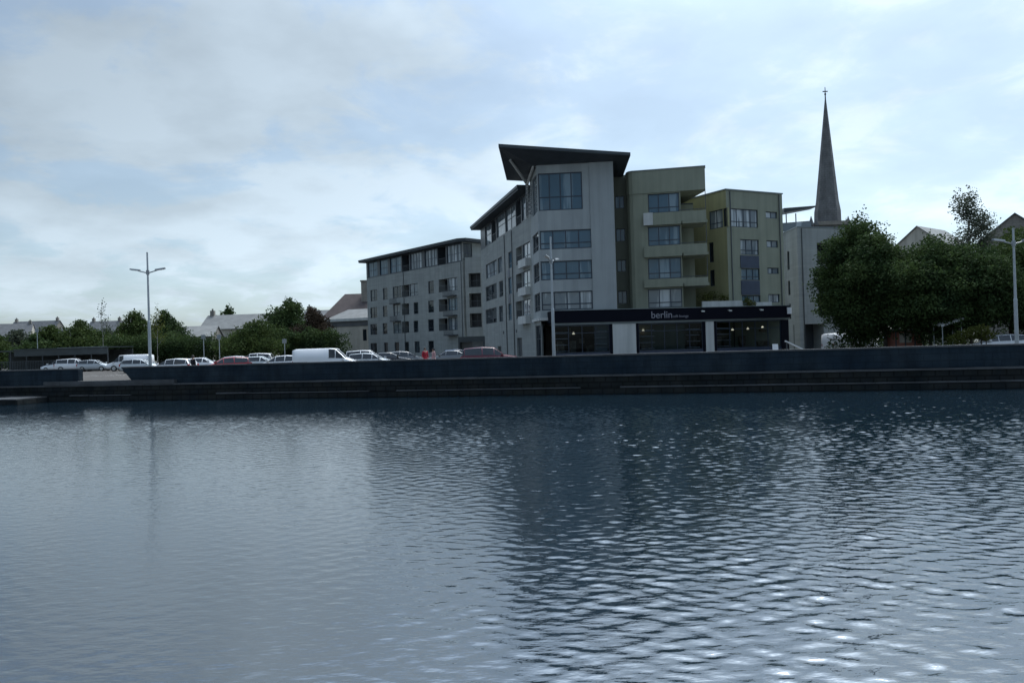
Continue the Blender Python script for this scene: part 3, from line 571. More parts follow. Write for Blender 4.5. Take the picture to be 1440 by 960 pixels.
# ---- E: pale end building with canopy
e0=at(1123,400,84); e1=at(1205,400,86.5); EF=Fac((e0.x,84),(e1.x,86.5)); es=at(1107,400,88); ES=Fac((es.x,88),(e0.x,84))
be=bld('apartment_building','pale grey end building half hidden by trees, with pointed canopy on its roof terrace',(35,88,GZ))
w=MB(); oE=[]; oS=[]
for z0,z1 in ((11.5,14.0),(8.3,10.9),(5.6,7.9)):
    u0,u1=EF.u(1150,380),EF.u(1172,380); oE.append((u0,u1,z0,z1,1.3)); window(EF,u0,u1,z0,z1,be,cols=3,inset=1.2,pane='pane_void',frame='frame_grey'); rail(EF,u0,u1,z0,z0+1,-.1,be)
for z0,z1 in ((11.2,13.4),(8.2,9.9),(5.4,7.2)): oS.append((.3,1.1,z0,z1)); window(ES,.3,1.1,z0,z1,be)
oE.append((EF.u(1132,470),EF.u(1159,470),GZ+.02,4.7,2.0)); u0,u1=EF.u(1132,470),EF.u(1159,470)
m_=MB(); EF.box(m_,u0,u1,GZ+.02,4.7,-1.9,-1.8)
for k in range(12): EF.box(m_,u0,u1,GZ+.1+k*.25,GZ+.13+k*.25,-1.8,-1.77)
m_.build('garage_door',M['frame_grey'],be)
wall(w,EF,0,EF.L,GZ-.2,15.7,oE); back(w,[(EF.P(EF.L,0).x,EF.P(EF.L,0).y),(40,100),(31,100),(es.x,88)],GZ-.2,15.7); w.build('wall',M['render_grey'],be)
w=MB(); wall(w,ES,0,ES.L,GZ-.2,15.7,oS); w.build('side_wall',M['render_grey'],be)
m_=MB(); m_.prism([off(ES,0,.05),off(EF,-.05,.05),off(EF,EF.L,.05),(40,100),(31,100)],15.702,15.82); m_.build('roof_edge',M['fascia_edge'],be)
c0=at(1103,299,87.5); c1=at(1147.5,290,87.5)
m_=MB(); m_.hexa([(c0.x,87.5,c0.z),(c1.x,87.5,c1.z-.08),(c1.x,89.2,c1.z-.08),(c0.x,89.6,c0.z),(c0.x,87.5,c0.z+.55),(c1.x,87.5,c1.z+.08),(c1.x,89.2,c1.z+.08),(c0.x,89.6,c0.z+.55)]); m_.build('canopy',M['roof_metal'],be)
m_=MB(); 
for px in (1106,1119.5): q=at(px,310,88.3); m_.tube([(q.x,88.3,15.8),(q.x,88.3,c0.z)],.07,6)
m_.build('canopy_post',M['frame_grey'],be)
rail(Fac((c0.x,88.4),(c0.x+3.2,87.2)),0,3.3,15.85,16.9,0,be,glass='pane_curtain')
# ---- shop podium
S=Fac((3.95,70.35),(27.9,74.55)); SL=Fac((3.1,75.8),(3.95,70.35)); SR=Fac((27.9,74.55),(29.0,79.0))
bs=bld('shop_unit','long ground floor shop with navy fascia, glass fronts and white pillars under the apartments',(16,74,GZ))
m_=MB(); S.box(m_,-.15,S.L+.1,5.28,6.44,-.05,.22); SL.box(m_,2.0,SL.L-.02,5.28,6.44,-.2,.1); SR.box(m_,.1,SR.L,5.28,6.44,-.2,.1); fa=m_.build('fascia',M['shop_navy'],bs)
m_=MB(); S.box(m_,-.2,S.L+.15,6.442,6.5,-.3,.28); m_.build('fascia_cap',M['fascia_edge'],bs)
m_=MB(); S.box(m_,0,S.L,5.08,5.275,-.05,.1); m_.build('lintel',M['fascia_edge'],bs)
m_=MB(); m_.prism([off(S,0,-.35),off(S,S.L,-.35),(28.9,79.0),(10.4,78.5),(10.3,72.4),(3.6,73.1)],6.30,6.43); m_.build('terrace_roof',M['fascia_edge'],bs)
pil=[(-.1,S.u(780,475)),(S.u(857.5,475),S.u(898.5,475)),(S.u(988.5,475),S.u(1008,475)),(S.u(1099,475),S.L)]
m_=MB()
for i,(a,b) in enumerate(pil):
    if i in (1,2): m_=MB(); S.box(m_,a+.3,b-.3,GZ-.1,5.07,-.3,.06); m_.build('pillar',M['render_white'],bs)
m_=MB()
for i,(a,b) in enumerate(pil):
    if i in (1,2): S.box(m_,a,a+.29,GZ-.1,5.06,-.3,.0); S.box(m_,b-.29,b,GZ-.1,5.06,-.3,.0)
    else: S.box(m_,a,b,GZ-.1,5.06,-.3,.04)
m_.build('dark_pier',M['shop_navy'],bs)
for i in range(3):
    a,b=pil[i][1],pil[i+1][0]; m_=MB(); S.box(m_,a,b,GZ-.1,2.35,-.25,-.02); m_.build('stall_riser',M['navy_panel'],bs)
    n_=int(round((b-a)/1.45)); fr=MB(); 
    S.box(fr,a,b,2.36,2.45,-.16,-.06); S.box(fr,a,b,4.95,5.05,-.16,-.06); S.box(fr,a,b,4.25,4.31,-.15,-.07)
    for k in range(n_+1): x=a+(b-a-.07)*k/n_; S.box(fr,x,x+.07,2.451,4.249,-.15,-.07); S.box(fr,x,x+.07,4.311,4.949,-.15,-.07)
    f_=fr.build('shop_window',M['frame_blue'],bs); p_=MB(); S.box(p_,a,b,2.4,5.0,-.12,-.11); p_.build('pane',M['clear'],f_)
# interior
m_=MB(); S.box(m_,.1,S.L-.1,GZ,6.29,-4.0,-3.9); S.box(m_,.1,S.L-.1,GZ+.005,GZ+.05,-3.89,-.4); S.box(m_,.1,S.L-.1,5.1,5.2,-3.89,-.4); m_.build('interior_shell',M['interior'],bs)
m_=MB(); r=random.Random(5)
for k in range(46):
    x=r.uniform(.6,S.L-1.2); o=r.uniform(-3.4,-.7); z=r.choice([GZ+.06,GZ+.06,2.6,3.3,3.9]); h=r.uniform(.25,1.0); S.box(m_,x,x+r.uniform(.2,1.1),z,z+h if z>2 else z+1+h,o-.3,o)
m_.build('stock',M['stock'],bs)
m_=MB()
for a,b in ((S.u(782,475),S.u(800,475)),(S.u(838,475),S.u(855,475)),(S.u(902,475),S.u(922,475)),(S.u(968,475),S.u(986,475)),(S.u(1010,475),S.u(1030,475))):
    for z in (2.55,3.15,3.75,4.35): S.box(m_,a,b,z,z+.06,-.7,-.3)
m_.build('shelf',M['board'],bs)
lm=bpy.data.materials.new('lit pendant lamp'); lm.use_nodes=True; b=lm.node_tree.nodes['Principled BSDF']; b.inputs['Emission Color'].default_value=(1,.86,.62,1); b.inputs['Emission Strength'].default_value=.8
for px,zz in ((812,4.2),(912,4.3),(944,4.1),(965,4.2),(1040,4.15),(1062,4.2),(1083,4.3)):
    u_=S.u(px,465); q=S.P(u_,zz,-1.5); m_=MB(); m_.tube([(q.x,q.y,zz),(q.x,q.y,zz+.12),(q.x,q.y,zz+.2)],[.13,.11,.03],10); m_.build('pendant_lamp',lm,bs)
# rainwater pipes
for F_,u_,z1_,par_ in ((D,D.L-.35,16.0,bd),(D,D.L*.43,16.0,bd),(A,A.u(712,420),16.5,ba),(A,A.u(722.5,420),16.5,ba),(CF,.5,18.5,bc),(CF,CF.L-.5,18.5,bc),(EF,.6,15.6,be)):
    m_=MB(); m_.tube([F_.P(u_,GZ,.07),F_.P(u_,z1_,.07)],.05,6); m_.build('downpipe',M['frame_grey'],par_)
# writing on the fascia
def text(body,size,u,z,par):
    c=bpy.data.curves.new('lettering','FONT'); c.body=body; c.size=size; c.extrude=.015; c.fill_mode='BOTH'
    o=bpy.data.objects.new('lettering',c); COL.objects.link(o); dg=bpy.context.evaluated_depsgraph_get(); me=bpy.data.meshes.new_from_object(o.evaluated_get(dg)); bpy.data.objects.remove(o)
    ob=bpy.data.objects.new('lettering',me); COL.objects.link(ob); me.materials.clear(); me.materials.append(M['text'])
    q=S.P(u,z,.24); ob.parent=par; ob.location=q-Vector(bs.location); ob.rotation_euler=(R(90),0,math.atan2(S.d.y,S.d.x)); return ob
text('berlin',.96,S.u(914,440),5.52,fa); text('café lounge',.36,S.u(944.5,440),5.55,fa)
# small lamps on the fascia
for px in (984,1022,1066):
    m_=MB(); u_=S.u(px,432); S.box(m_,u_,u_+.06,6.1,6.16,.22,.6); S.box(m_,u_-.1,u_+.16,6.0,6.12,.6,.8); m_.build('fascia_lamp',M['lens'],bs)
m_=MB(); q=at(1108,437,74.3); m_.tube([(q.x+.1,74.2,q.z-.3),(q.x+.1,74.2,q.z+.35)],.22,10); m_.build('wall_lantern',M['board'],bs)
# terrace wall + planting
T=Fac((19.3,74.6),(27.2,76.0)); m_=MB(); T.box(m_,0,4.4,6.5,7.15,-.25,0); T.box(m_,5.4,7.6,6.5,6.95,-.2,0); tt=m_.build('terrace_wall',M['render_white']); tag(tt,'low off white wall along the roof terrace above the shop','wall')
bl=[((19.9,75.6,7.6),(.9,.4,.5)),((20.8,75.7,7.8),(.9,.4,.45)),((21.9,75.9,7.5),(.6,.4,.35))]
def pshrub(name,label,blobs,n,seed,mt):
    t=thing(name,label,'plant',blobs[0][0]); leafmesh('foliage',leaves(blobs,n,.14,seed,.3),M[mt],t,blobs[0][0]); mb=MB(); 
    for b in blobs: mb.tube([(b[0][0],b[0][1],6.5),b[0]],.03,5)
    mb.build('stem',M['bark'],t)
pshrub('terrace_shrub','spreading brownish green shrub on the roof terrace above the shop',bl,900,1,'leaf_yellow')
q=at(1050,420,75.4); pshrub('terrace_shrub','small bright yellow green shrub on the terrace in front of the mustard block',[((q.x,75.2,7.0),(.45,.35,.5)),((q.x+.5,75.2,6.8),(.4,.3,.35))],500,2,'leaf_yellow')
# ---- church
ch=bld('church','distant dark stone church steeple with tall tapering spire and cross',(69.2,160,GZ)); ch['category']='church'
q=at(1165,313,160); cx=q.x; zt=q.z
m_=MB(); m_.box(cx-3.0,cx+3.0,158,164,GZ-.2,zt-.8); m_.build('tower',M['church'],ch)
m_=MB(); m_.box(cx-3.35,cx+3.35,157.6,164.4,zt-.798,zt); m_.build('tower_parapet',M['beige_stone'],ch)
tip=at(1161.5,139,160); m_=MB()
ax=cx; N=8; rings=[(2.75,zt),(2.68,zt+2.6),(2.30,zt+4.8),(.16,tip.z)]
for rr,z in rings:
    for k in range(N): t=2*math.pi*(k+.5)/N; m_.v.append((ax+.3+.35*(z-zt)/(tip.z-zt)+rr*math.cos(t),161+rr*math.sin(t),z))
for i in range(len(rings)-1):
    for k in range(N): m_.f.append((i*N+k,i*N+(k+1)%N,(i+1)*N+(k+1)%N,(i+1)*N+k)); m_.m.append(0)
m_.f.append(tuple(range(3*N,4*N))); m_.m.append(0); m_.build('spire',M['church'],ch)
m_=MB(); tz=tip.z; ax+=.65; m_.tube([(ax,161,tz-.2),(ax,161,tz+2.9)],[.16,.07],8); m_.box(ax-.55,ax+.55,160.93,161.07,tz+1.85,tz+2.05); m_.tube([(ax,161,tz+1.2),(ax,161,tz+1.5)],.2,8); m_.build('cross',M['roof_metal'],ch)
for px in (1135.5,1142.5,1187):
    q=at(px,306,160); m_=MB(); m_.tube([(q.x,158,GZ+20),(q.x,158,q.z-2.2),(q.x,158,q.z-2.0),(q.x,158,q.z-1.0),(q.x,158,q.z)],[.45,.45,.62,.35,.05],8); m_.build('pinnacle',M['church'],ch)
# ---- houses
def house(label,c,L,W,hw,hr,rz,wallm='cream',roofm='slate',chim=1,name='house',wins=2):
    t=thing(name,label,'house',(c[0],c[1],GZ),rz)
    m_=MB(); l,w=L/2,W/2
    m_.add([(-l,-w,0),(l,-w,0),(l,w,0),(-l,w,0),(-l,-w,hw),(l,-w,hw),(l,w,hw),(-l,w,hw),(-l,0,hw+hr),(l,0,hw+hr)],[(0,1,5,4),(2,3,7,6),(1,2,6,9,5),(3,0,4,8,7)]); m_.build('wall',M[wallm],t,local=True)
    m_=MB(); e=.35; k=hr/w; z=hw-e*k
    for s in (-1,1):
        a=[(-l-.2,s*(w+e),z+.03),(l+.2,s*(w+e),z+.03),(l+.2,0,hw+hr+.03),(-l-.2,0,hw+hr+.03)]
        b_=[(x,y,zz+.16) for x,y,zz in a]
        if s>0: a=a[::-1]; b_=b_[::-1]
        m_.hexa(a+b_)
    ro=m_.build('roof',M[roofm],t,local=True)
    for i in range(chim):
        x=-l+.8 if i==0 else l-.8; m_=MB(); m_.box(x-.4,x+.4,-.35,.35,hw+hr-.5,hw+hr+1.1); 
        for y in (-.15,.15): m_.tube([(x,y,hw+hr+1.1),(x,y,hw+hr+1.5)],.11,8)
        m_.build('chimney',M['beige_stone'],ro,local=True)
    def win(pts_): pass
    for i in range(wins):
        x=-l+L*(i+.5)/wins
        for z in ([1.0,3.6] if hw>4.4 else [1.0]):
            m_=MB(); m_.box(x-.5,x+.5,-w-.04,-w-.003,z,z+1.2); f_=m_.build('window',M['board'],t,local=True); m_=MB(); m_.box(x-.43,x+.43,-w-.05,-w-.042,z+.07,z+1.13); m_.build('pane',M['pane_dark'],f_,local=True)
    m_=MB(); m_.box(-l-.04,-l-.003,-.5,.5,hw*.55,hw*.55+1.3); f_=m_.build('window',M['board'],t,local=True); m_=MB(); m_.box(-l-.05,-l-.042,-.42,.42,hw*.55+.07,hw*.55+1.22); m_.build('pane',M['pane_dark'],f_,local=True)
    return t
def hz(px,py,Y): return at(px,py,Y).z-GZ
# right: gable ends above the trees
x0=at(1302,340,110).x; pkz=hz(1281,318,110)
house('cream rendered house with pale slate roof, its gable showing left of the birch',(at(1310,340,114).x,114),9.5,7.2,pkz-2.9,2.9,R(38),'cream','slate_pale',0)
pkz=hz(1422,297,88); house('house with grey gable roof rising behind the right lamp post',(at(1423,330,96).x,96),10,7.2,pkz-3.0+.2,3.0,R(60),'beige_stone','slate',0)
# left: long low houses
house('long low house with weathered slate roof and end chimney behind the car park hedge',(at(345,470,150).x,150),15,8,hz(345,462,150),hz(345,443,150)-hz(345,462,150),R(-4),'cream','slate_pale',2,wins=5)
house('low stone house with buff walls and slate roof right of the dark bushy tree',(at(268,478,140).x,140),10,7,hz(268,474,140),hz(268,460,140)-hz(268,474,140),R(6),'beige_stone','slate_pale',1,wins=3)
house('tall slate roofed house peeping over the copper leaved tree',(at(458,450,160).x,160),9,8,hz(458,452,160),hz(458,437,160)-hz(458,452,160),R(-10),'cream','slate',1)
# brown roofed building + cream front
t=thing('warehouse','old building with big brown tiled roof and chimney just left of the apartment wing','building',(at(498,450,150).x,150,GZ))
c=at(500,450,150).x; m_=MB(); m_.box(c-4.2,c+6,149,160,GZ,hz(498,446,150)+GZ); m_.build('wall',M['beige_stone'],t)
zb=at(498,446,150).z; ztp=at(498,411,150).z; m_=MB(); m_.add([(c-6.5,148.5,zb),(c+6.2,148.5,zb),(c+6.2,160.5,zb),(c-4.6,160.5,zb),(c-2.9,154,ztp),(c+6.2,154,ztp)],[(0,1,5,4),(1,2,5),(2,3,4,5),(3,0,4),(3,2,1,0)]); ro=m_.build('roof',M['brownroof'],t)
m_=MB(); q=at(513,400,152); m_.box(q.x-.8,q.x+.8,152,153.4,zb,q.z+.6); m_.box(q.x-.95,q.x+.95,151.85,153.55,q.z+.6,q.z+.9); m_.build('chimney',M['beige_stone'],ro)
t=thing('terrace_house','cream two storey house with dark eaves band beside the far apartment wing','house',(at(492,470,140).x,140,GZ))
c0=at(463,470,141); c1=at(520,470,138); H_=Fac((c0.x,141),(c1.x,138)); m_=MB(); oo=[]
for a,b in ((510,515.5),): u0,u1=H_.u(a,470),H_.u(b,470); z1=at(512,463,139).z; z0=at(512,479,139).z; oo.append((u0,u1,z0,z1)); window(H_,u0,u1,z0,z1,t,cols=1)
wall(m_,H_,0,H_.L,GZ,at(490,459,139.5).z,oo); e_=[off(H_,H_.L,0),off(H_,H_.L,-7),off(H_,0,-7),off(H_,0,0)]; back(m_,e_,GZ,at(490,459,139.5).z); m_.build('wall',M['cream'],t)
zz=at(490,459,139.5).z; m_=MB(); H_.box(m_,-.3,H_.L+.2,zz,zz+1.0,-7.2,.1); m_.build('eaves_band',M['slate'],t)
m_=MB(); H_.box(m_,-.4,H_.L+.3,zz+1.002,zz+1.5,-7.3,.45); m_.build('gutter',M['render_white'],t)
m_=MB(); a=[H_.P(-.4,zz+1.5,.45),H_.P(H_.L+.3,zz+1.5,.45),H_.P(H_.L+.3,zz+1.5,-7.3),H_.P(-.4,zz+1.5,-7.3),H_.P(2.2,zz+3.4,-3.4),H_.P(H_.L+.3,zz+3.4,-3.4)]; m_.add(a,[(0,1,5,4),(2,3,4,5),(3,0,4),(1,2,5)]); m_.build('roof',M['slate_pale'],t)
# far roofs left
for i,(px,py,Y,L_,lb) in enumerate([(8,456,250,16,'distant slate roofed house at the far left of the skyline'),(52,452,260,17,'distant dark roofed house with two chimneys on the left skyline'),(95,462,240,12,'small distant house with pale roof among the far trees'),(150,452,235,10,'distant pale gabled house right of the thin sapling'),(-40,458,255,14,'distant house beyond the left edge of the skyline')]):
    hh=hz(px,py,Y); house(lb,(at(px,py,Y).x,Y),L_,9,hh*.68,hh*.32,R(random.uniform(-20,20)),'beige_stone' if i%2 else 'cream','slate',2,wins=4)
# ======================================================================= STREET LAMPS
def lamp_post(px,pyb,Y,pytop,pyarm,label,w=1.0):
    base=at(px,pyb,Y); top=at(px,pytop,Y); H=top.z-GZ; ha=at(px,pyarm,Y).z-GZ
    t=thing('street_lamp',label,'street lamp',(base.x,Y,GZ),0,'twin armed lamp posts along the quay')
    m=MB(); m.tube([(0,0,-.05),(0,0,.35),(0,0,.4),(0,0,H*.45),(0,0,H*.46),(0,0,H-.05)],[.16,.16,.125,.11,.085,.06],12); m.build('pole',M['pole'],t,local=True,smooth=False)
    m=MB(); m.tube([(0,0,H-.05),(0,0,H+.03)],[.075,.05],10); m.build('pole_cap',M['lamp'],t,local=True); m=MB(); m.tube([(0,0,ha-.22),(0,0,ha+.12)],.12,10); m.build('collar',M['lamp'],t,local=True)
    for s in (-1,1):
        m=MB(); m.tube([(0,0,ha-.1),(s*.45,0,ha+.02),(s*.75,0,ha+.10)],[.05,.045,.04],8); a=m.build('lamp_arm',M['lamp'],t,local=True)
        m=MB(); x0,x1=s*.6,s*1.35
        if s<0: x0,x1=x1,x0
        zl=lambda x: ha+.06+abs(x)*.13
        m.hexa([(x0,-.14,zl(x0)-.05),(x1,-.14,zl(x1)-.05),(x1,.14,zl(x1)-.05),(x0,.14,zl(x0)-.05),(x0,-.08,zl(x0)+.06),(x1,-.08,zl(x1)+.06),(x1,.08,zl(x1)+.06),(x0,.08,zl(x0)+.06)]); h=m.build('lamp_head',M['lamp'],t,local=True)
        m=MB(); m.hexa([(x0+.08,-.1,zl(x0+.08)-.075),(x1-.08,-.1,zl(x1-.08)-.075),(x1-.08,.1,zl(x1-.08)-.075),(x0+.08,.1,zl(x0+.08)-.075),(x0+.08,-.1,zl(x0+.08)-.054),(x1-.08,-.1,zl(x1-.08)-.054),(x1-.08,.1,zl(x1-.08)-.054),(x0+.08,.1,zl(x0+.08)-.054)]); m.build('lens',M['lens'],h,local=True)
    return t
lamp_post(211,500,57.5,355,382,'tall grey twin armed lamp post at the left, among the parked vans')
lamp_post(778.5,480,52.5,333,366,'slim grey lamp post in front of the shop, left of the white pillars').rotation_euler=(0,0,R(68))
lamp_post(1429.5,470,48.0,321,341,'grey twin armed lamp post in front of the dark trees at the right edge')
for px,py,Y,lb in ((52,462,107,'thin post standing behind the shelter at the left'),(286,470,88,'thin grey post before the hedge, right of the low stone house'),(308,470,88,'thin post with small sign before the long hedge'),(400,476,88,'thin post before the hedge left of the white van')):
    q=at(px,py,Y); t=thing('sign_post',lb,'post',(q.x,Y,GZ),0,'thin posts in the car park'); m=MB(); m.tube([(0,0,0),(0,0,q.z-GZ)],.05,8); m.build('pole',M['pole'],t,local=True); m=MB(); m.box(-.25,.25,-.09,-.052,q.z-GZ-.55,q.z-GZ-.05); m.build('sign_plate',M['lamp'],t,local=True)
# ======================================================================= SHELTER
c0=at(-30,500,102); c1=at(152,500,99); SH=Fac((c0.x,c0.y),(c1.x,c1.y)); t=thing('bike_shelter','long low dark open shelter with flat roof along the left edge of the car park','shelter',(c0.x,100,GZ))
zt=at(100,488.5,99.5).z; m_=MB(); SH.box(m_,SH.u(20,490),SH.L,zt-.12,zt,-5.2,.2); SH.box(m_,0,SH.u(20,490)-.05,zt-.3,zt-.15,-5.2,.1); m_.build('roof',M['roof_metal'],t)
m_=MB(); SH.box(m_,SH.u(82,490),SH.L+.02,zt-.05,zt+.03,.21,.26); m_.build('roof_edge',M['fascia_edge'],t)
for k in range(9): m_=MB(); x=k*(SH.L-.12)/8; SH.box(m_,x,x+.1,GZ,zt-.31 if x<SH.u(20,490) else zt-.13,-.1,0); m_.build('post',M['frame_grey'],t)
m_=MB(); SH.box(m_,0,SH.L,GZ,zt-.35,-5.1,-5.0); m_.build('back_panel',M['void'],t)
m_=MB(); SH.box(m_,SH.u(20,490),SH.L,zt-1.0,zt-.125,.0,.08); m_.build('front_panel',M['roof_metal'],t)
m_=MB()
for k in range(int(SH.u(100,500)/.25)): SH.box(m_,k*.25,k*.25+.06,GZ+.1,GZ+1.5,.02,.06)
SH.box(m_,0,SH.u(100,500),GZ+1.5,GZ+1.56,.02,.07); m_.build('railing',M['frame_grey'],t)
# ======================================================================= VEHICLES
CARS={}
def car(kindn,pname):
    """local frame: x forward, y left, z up; returns root"""
    spec=dict(
     hatch=dict(L=4.1,W=1.74,st=[(-2.05,.45,.72,.72,.6),(-1.98,.30,.95,1.0,.72),(-1.75,.2,.98,1.40,.66),(-.6,.2,.96,1.48,.64),(.25,.2,.95,1.42,.63),(1.05,.2,.93,.96,.70),(1.85,.25,.72,.76,.66),(2.05,.35,.55,.58,.6)],gl=(1,4)),
     saloon=dict(L=4.6,W=1.8,st=[(-2.3,.4,.75,.78,.62),(-2.2,.28,.98,1.02,.72),(-1.55,.2,1.0,1.05,.70),(-.95,.2,.98,1.40,.62),(.2,.2,.96,1.43,.61),(1.0,.2,.92,.95,.70),(2.0,.25,.74,.78,.68),(2.3,.35,.55,.58,.6)],gl=(2,4)),
     suv=dict(L=4.6,W=1.88,st=[(-2.3,.45,.8,.8,.68),(-2.22,.32,1.05,1.1,.78),(-2.0,.28,1.1,1.62,.72),(-.6,.28,1.08,1.70,.70),(.3,.28,1.06,1.66,.69),(1.05,.28,1.03,1.08,.76),(2.05,.3,.88,.92,.74),(2.3,.4,.65,.68,.66)],gl=(1,4)),
     van=dict(L=5.2,W=1.95,st=[(-2.6,.4,1.1,1.15,.86),(-2.56,.28,1.15,1.88,.84),(-2.3,.25,1.15,1.97,.82),(.4,.25,1.15,1.97,.82),(.95,.25,1.14,1.92,.80),(1.75,.25,1.08,1.15,.84),(2.4,.3,.85,.9,.80),(2.6,.4,.6,.64,.72)],gl=(3,4)))[kindn]
    st=spec['st']; W=spec['W']/2; body=MB(); n=len(st)
    t=thing('parked_'+('van' if kindn=='van' else 'car'),'tmp','van' if kindn=='van' else 'car')
    def ring(s):
        x,zb,zm,zt_,wt=s; wb=W if -.93*spec['L']/2<x<.93*spec['L']/2 else W*.9
        wt_=min(wt,wb-.03); return [(x,wb*.9,zb),(x,wb,zb+.25),(x,wb*.985,(zb+zm)/2+.08),(x,wb*.95,zm),(x,wt_+.0,zt_-.035),(x,wt_*.85,zt_),(x,0,zt_+.02),(x,-wt_*.85,zt_),(x,-wt_,zt_-.035),(x,-wb*.95,zm),(x,-wb*.985,(zb+zm)/2+.08),(x,-wb,zb+.25),(x,-wb*.9,zb)]
    rs=[ring(s) for s in st]; k=13
    for r_ in rs: body.v+=r_
    for i in range(n-1):
        for j in range(k-1): body.f.append((i*k+j,i*k+j+1,(i+1)*k+j+1,(i+1)*k+j)); body.m.append(0)
        body.f.append((i*k+k-1,i*k,(i+1)*k,(i+1)*k+k-1)); body.m.append(0)
    body.f.append(tuple(range(k-1,-1,-1))); body.f.append(tuple(range((n-1)*k,n*k))); body.m+=[0,0]
    b=body.build('body',P[pname],t,local=True,smooth=True)
    for p in b.data.polygons: p.use_smooth = len(p.vertices)==4
    g0,g1=spec['gl']
    def gq(pts,name='window',sh=.86,o=.012):
        pts=[Vector(p) for p in pts]; c=sum(pts,Vector())/4; nn=(pts[1]-pts[0]).cross(pts[2]-pts[0]).normalized()
        if nn.dot(c-Vector((0,0,.9)))<0: nn=-nn
        m=MB(); q_=[c+(p-c)*sh+nn*o for p in pts]; m.hexa([p-nn*.02 for p in q_]+q_); return m.build(name,M['carglass'],t,local=True)
    # split the side glass into two or three panes
    for s in (3,8):
        for i in range(g0,g1+1):
            a,b_=rs[i],rs[i+1]
            gq([a[s],b_[s],b_[s+1],a[s+1]],sh=.93)
    gq([rs[g1][5],rs[g1+1][5],rs[g1+1][7],rs[g1][7]],'windscreen',.9)
    if kindn!='van': gq([rs[g0][5],rs[g0+1][5],rs[g0+1][7],rs[g0][7]],'rear_window',.86)
    wr=.32 if kindn in('hatch','saloon') else .36
    for x in (-spec['L']*.31,spec['L']*.30):
        for s in (-1,1):
            y=s*(W-.11); m=MB(); m.tube([(x,y-.11,wr),(x,y+.11,wr)],wr,18); w_=m.build('wheel',M['rubber'],t,local=True); m=MB(); m.tube([(x,y+s*.10-.02,wr),(x,y+s*.10+.02,wr)],wr*.62,14); m.build('rim',M['rim'],w_,local=True)
    xf=spec['L']/2
    for s in (-1,1):
        m=MB(); y=s*(W*.66); m.box(xf-.22,xf-.02,y-.18,y+.18,.56,.70); m.build('headlight',M['chrome_lens'],t,local=True)
        m=MB(); y=s*(W*.78); m.box(-xf+.0,-xf+.12,y-.10,y+.10,.72,.98); m.build('tail_light',M['red_lens'],t,local=True)
        m=MB(); xm=st[g1+1][0]-.15; m.box(xm-.08,xm+.08,s*(W+.03)-.08,s*(W+.03)+.08,.98,1.14); m.build('wing_mirror',P[pname],t,local=True)
    return t
def place(kindn,col,px,Y,rz,label,group='cars parked behind the quay wall'):
    if kindn not in CARS: t=CARS[kindn]=car(kindn,'white'); src='white'
    else: t=None
    base=CARS[kindn]
    if t is None or col!='white':
        if t is None: t=copy_tree(base,None,{'white car paint':P[col]})
        else:
            for c in KIDS(t):
                if c.data.materials[0].name=='white car paint': c.data.materials[0]=P[col]
            # keep the white swap key true for later copies
            CARS[kindn]=t; base_cols[kindn]=col
    t.location=(at(px,505,Y).x,Y,GZ); t.rotation_euler=(0,0,rz); t['label']=label; t['group']=group; return t
base_cols={}
# the first of each kind is white so that copies can be repainted
place('van','white',459,61.5,0.0,'white panel van with a dark cab window parked right behind the quay wall')
place('van','white',183,92,R(184),'white van seen whole through the gap in the wall, beside the left lamp post')
place('hatch','white',243,66,R(170),'white hatchback just right of the left lamp post')
place('hatch','pale',199,80,R(0),'pale hatchback partly hidden by the sloping wall end')
place('saloon','white',285,76,R(5),'white saloon behind the dark clothed person')
place('hatch','red',318,64.5,R(-155),'red hatchback between white cars near the middle of the car park')
place('hatch','silver',340,82,R(10),'small silver car behind the red hatchback')
place('suv','white',357,88,R(185),'white tall car in the second row behind the red hatchback')
place('saloon','pale',366,70,R(2),'pale silver saloon left of the white panel van')
place('hatch','white',395,65.5,R(178),'white hatchback touching the white panel van in view')
place('suv','white',518,74,R(0),'white tall car right of the panel van, before the cream house')
place('hatch','silver',523,64,R(-8),'silver hatchback whose bonnet shows right of the panel van')
place('saloon','black',548,72,R(4),'black saloon before the far apartment wing')
place('hatch','grey',570,76,R(12),'grey hatchback before the far apartment wing')
place('saloon','grey',632,72,R(175),'dark grey saloon between the people and the maroon car')
place('suv','maroon',690,57.5,R(0),'maroon estate car close behind the wall in front of the side facade')
place('hatch','blue',648,82,R(10),'blue hatchback at the black gateway between the wings')
place('suv','white',106,96.5,R(8),'white tall car seen under the shelter roof at the left')
place('hatch','silver',134,96,R(0),'silver hatchback seen under the shelter near its right end')
place('hatch','white',82,101,R(175),'white hatchback seen through the middle of the shelter')
place('van','white',1196,72,R(15),'white van under the quay trees beside the pale end building')
place('suv','silver',1243,74,R(175),'silver tall car in shade left of the terracotta kiosk')
place('hatch','white',1404,58,R(170),'white hatchback in shade left of the right lamp post')
place('hatch','maroon',1437,62,R(10),'maroon hatchback at the right edge behind the lamp post')
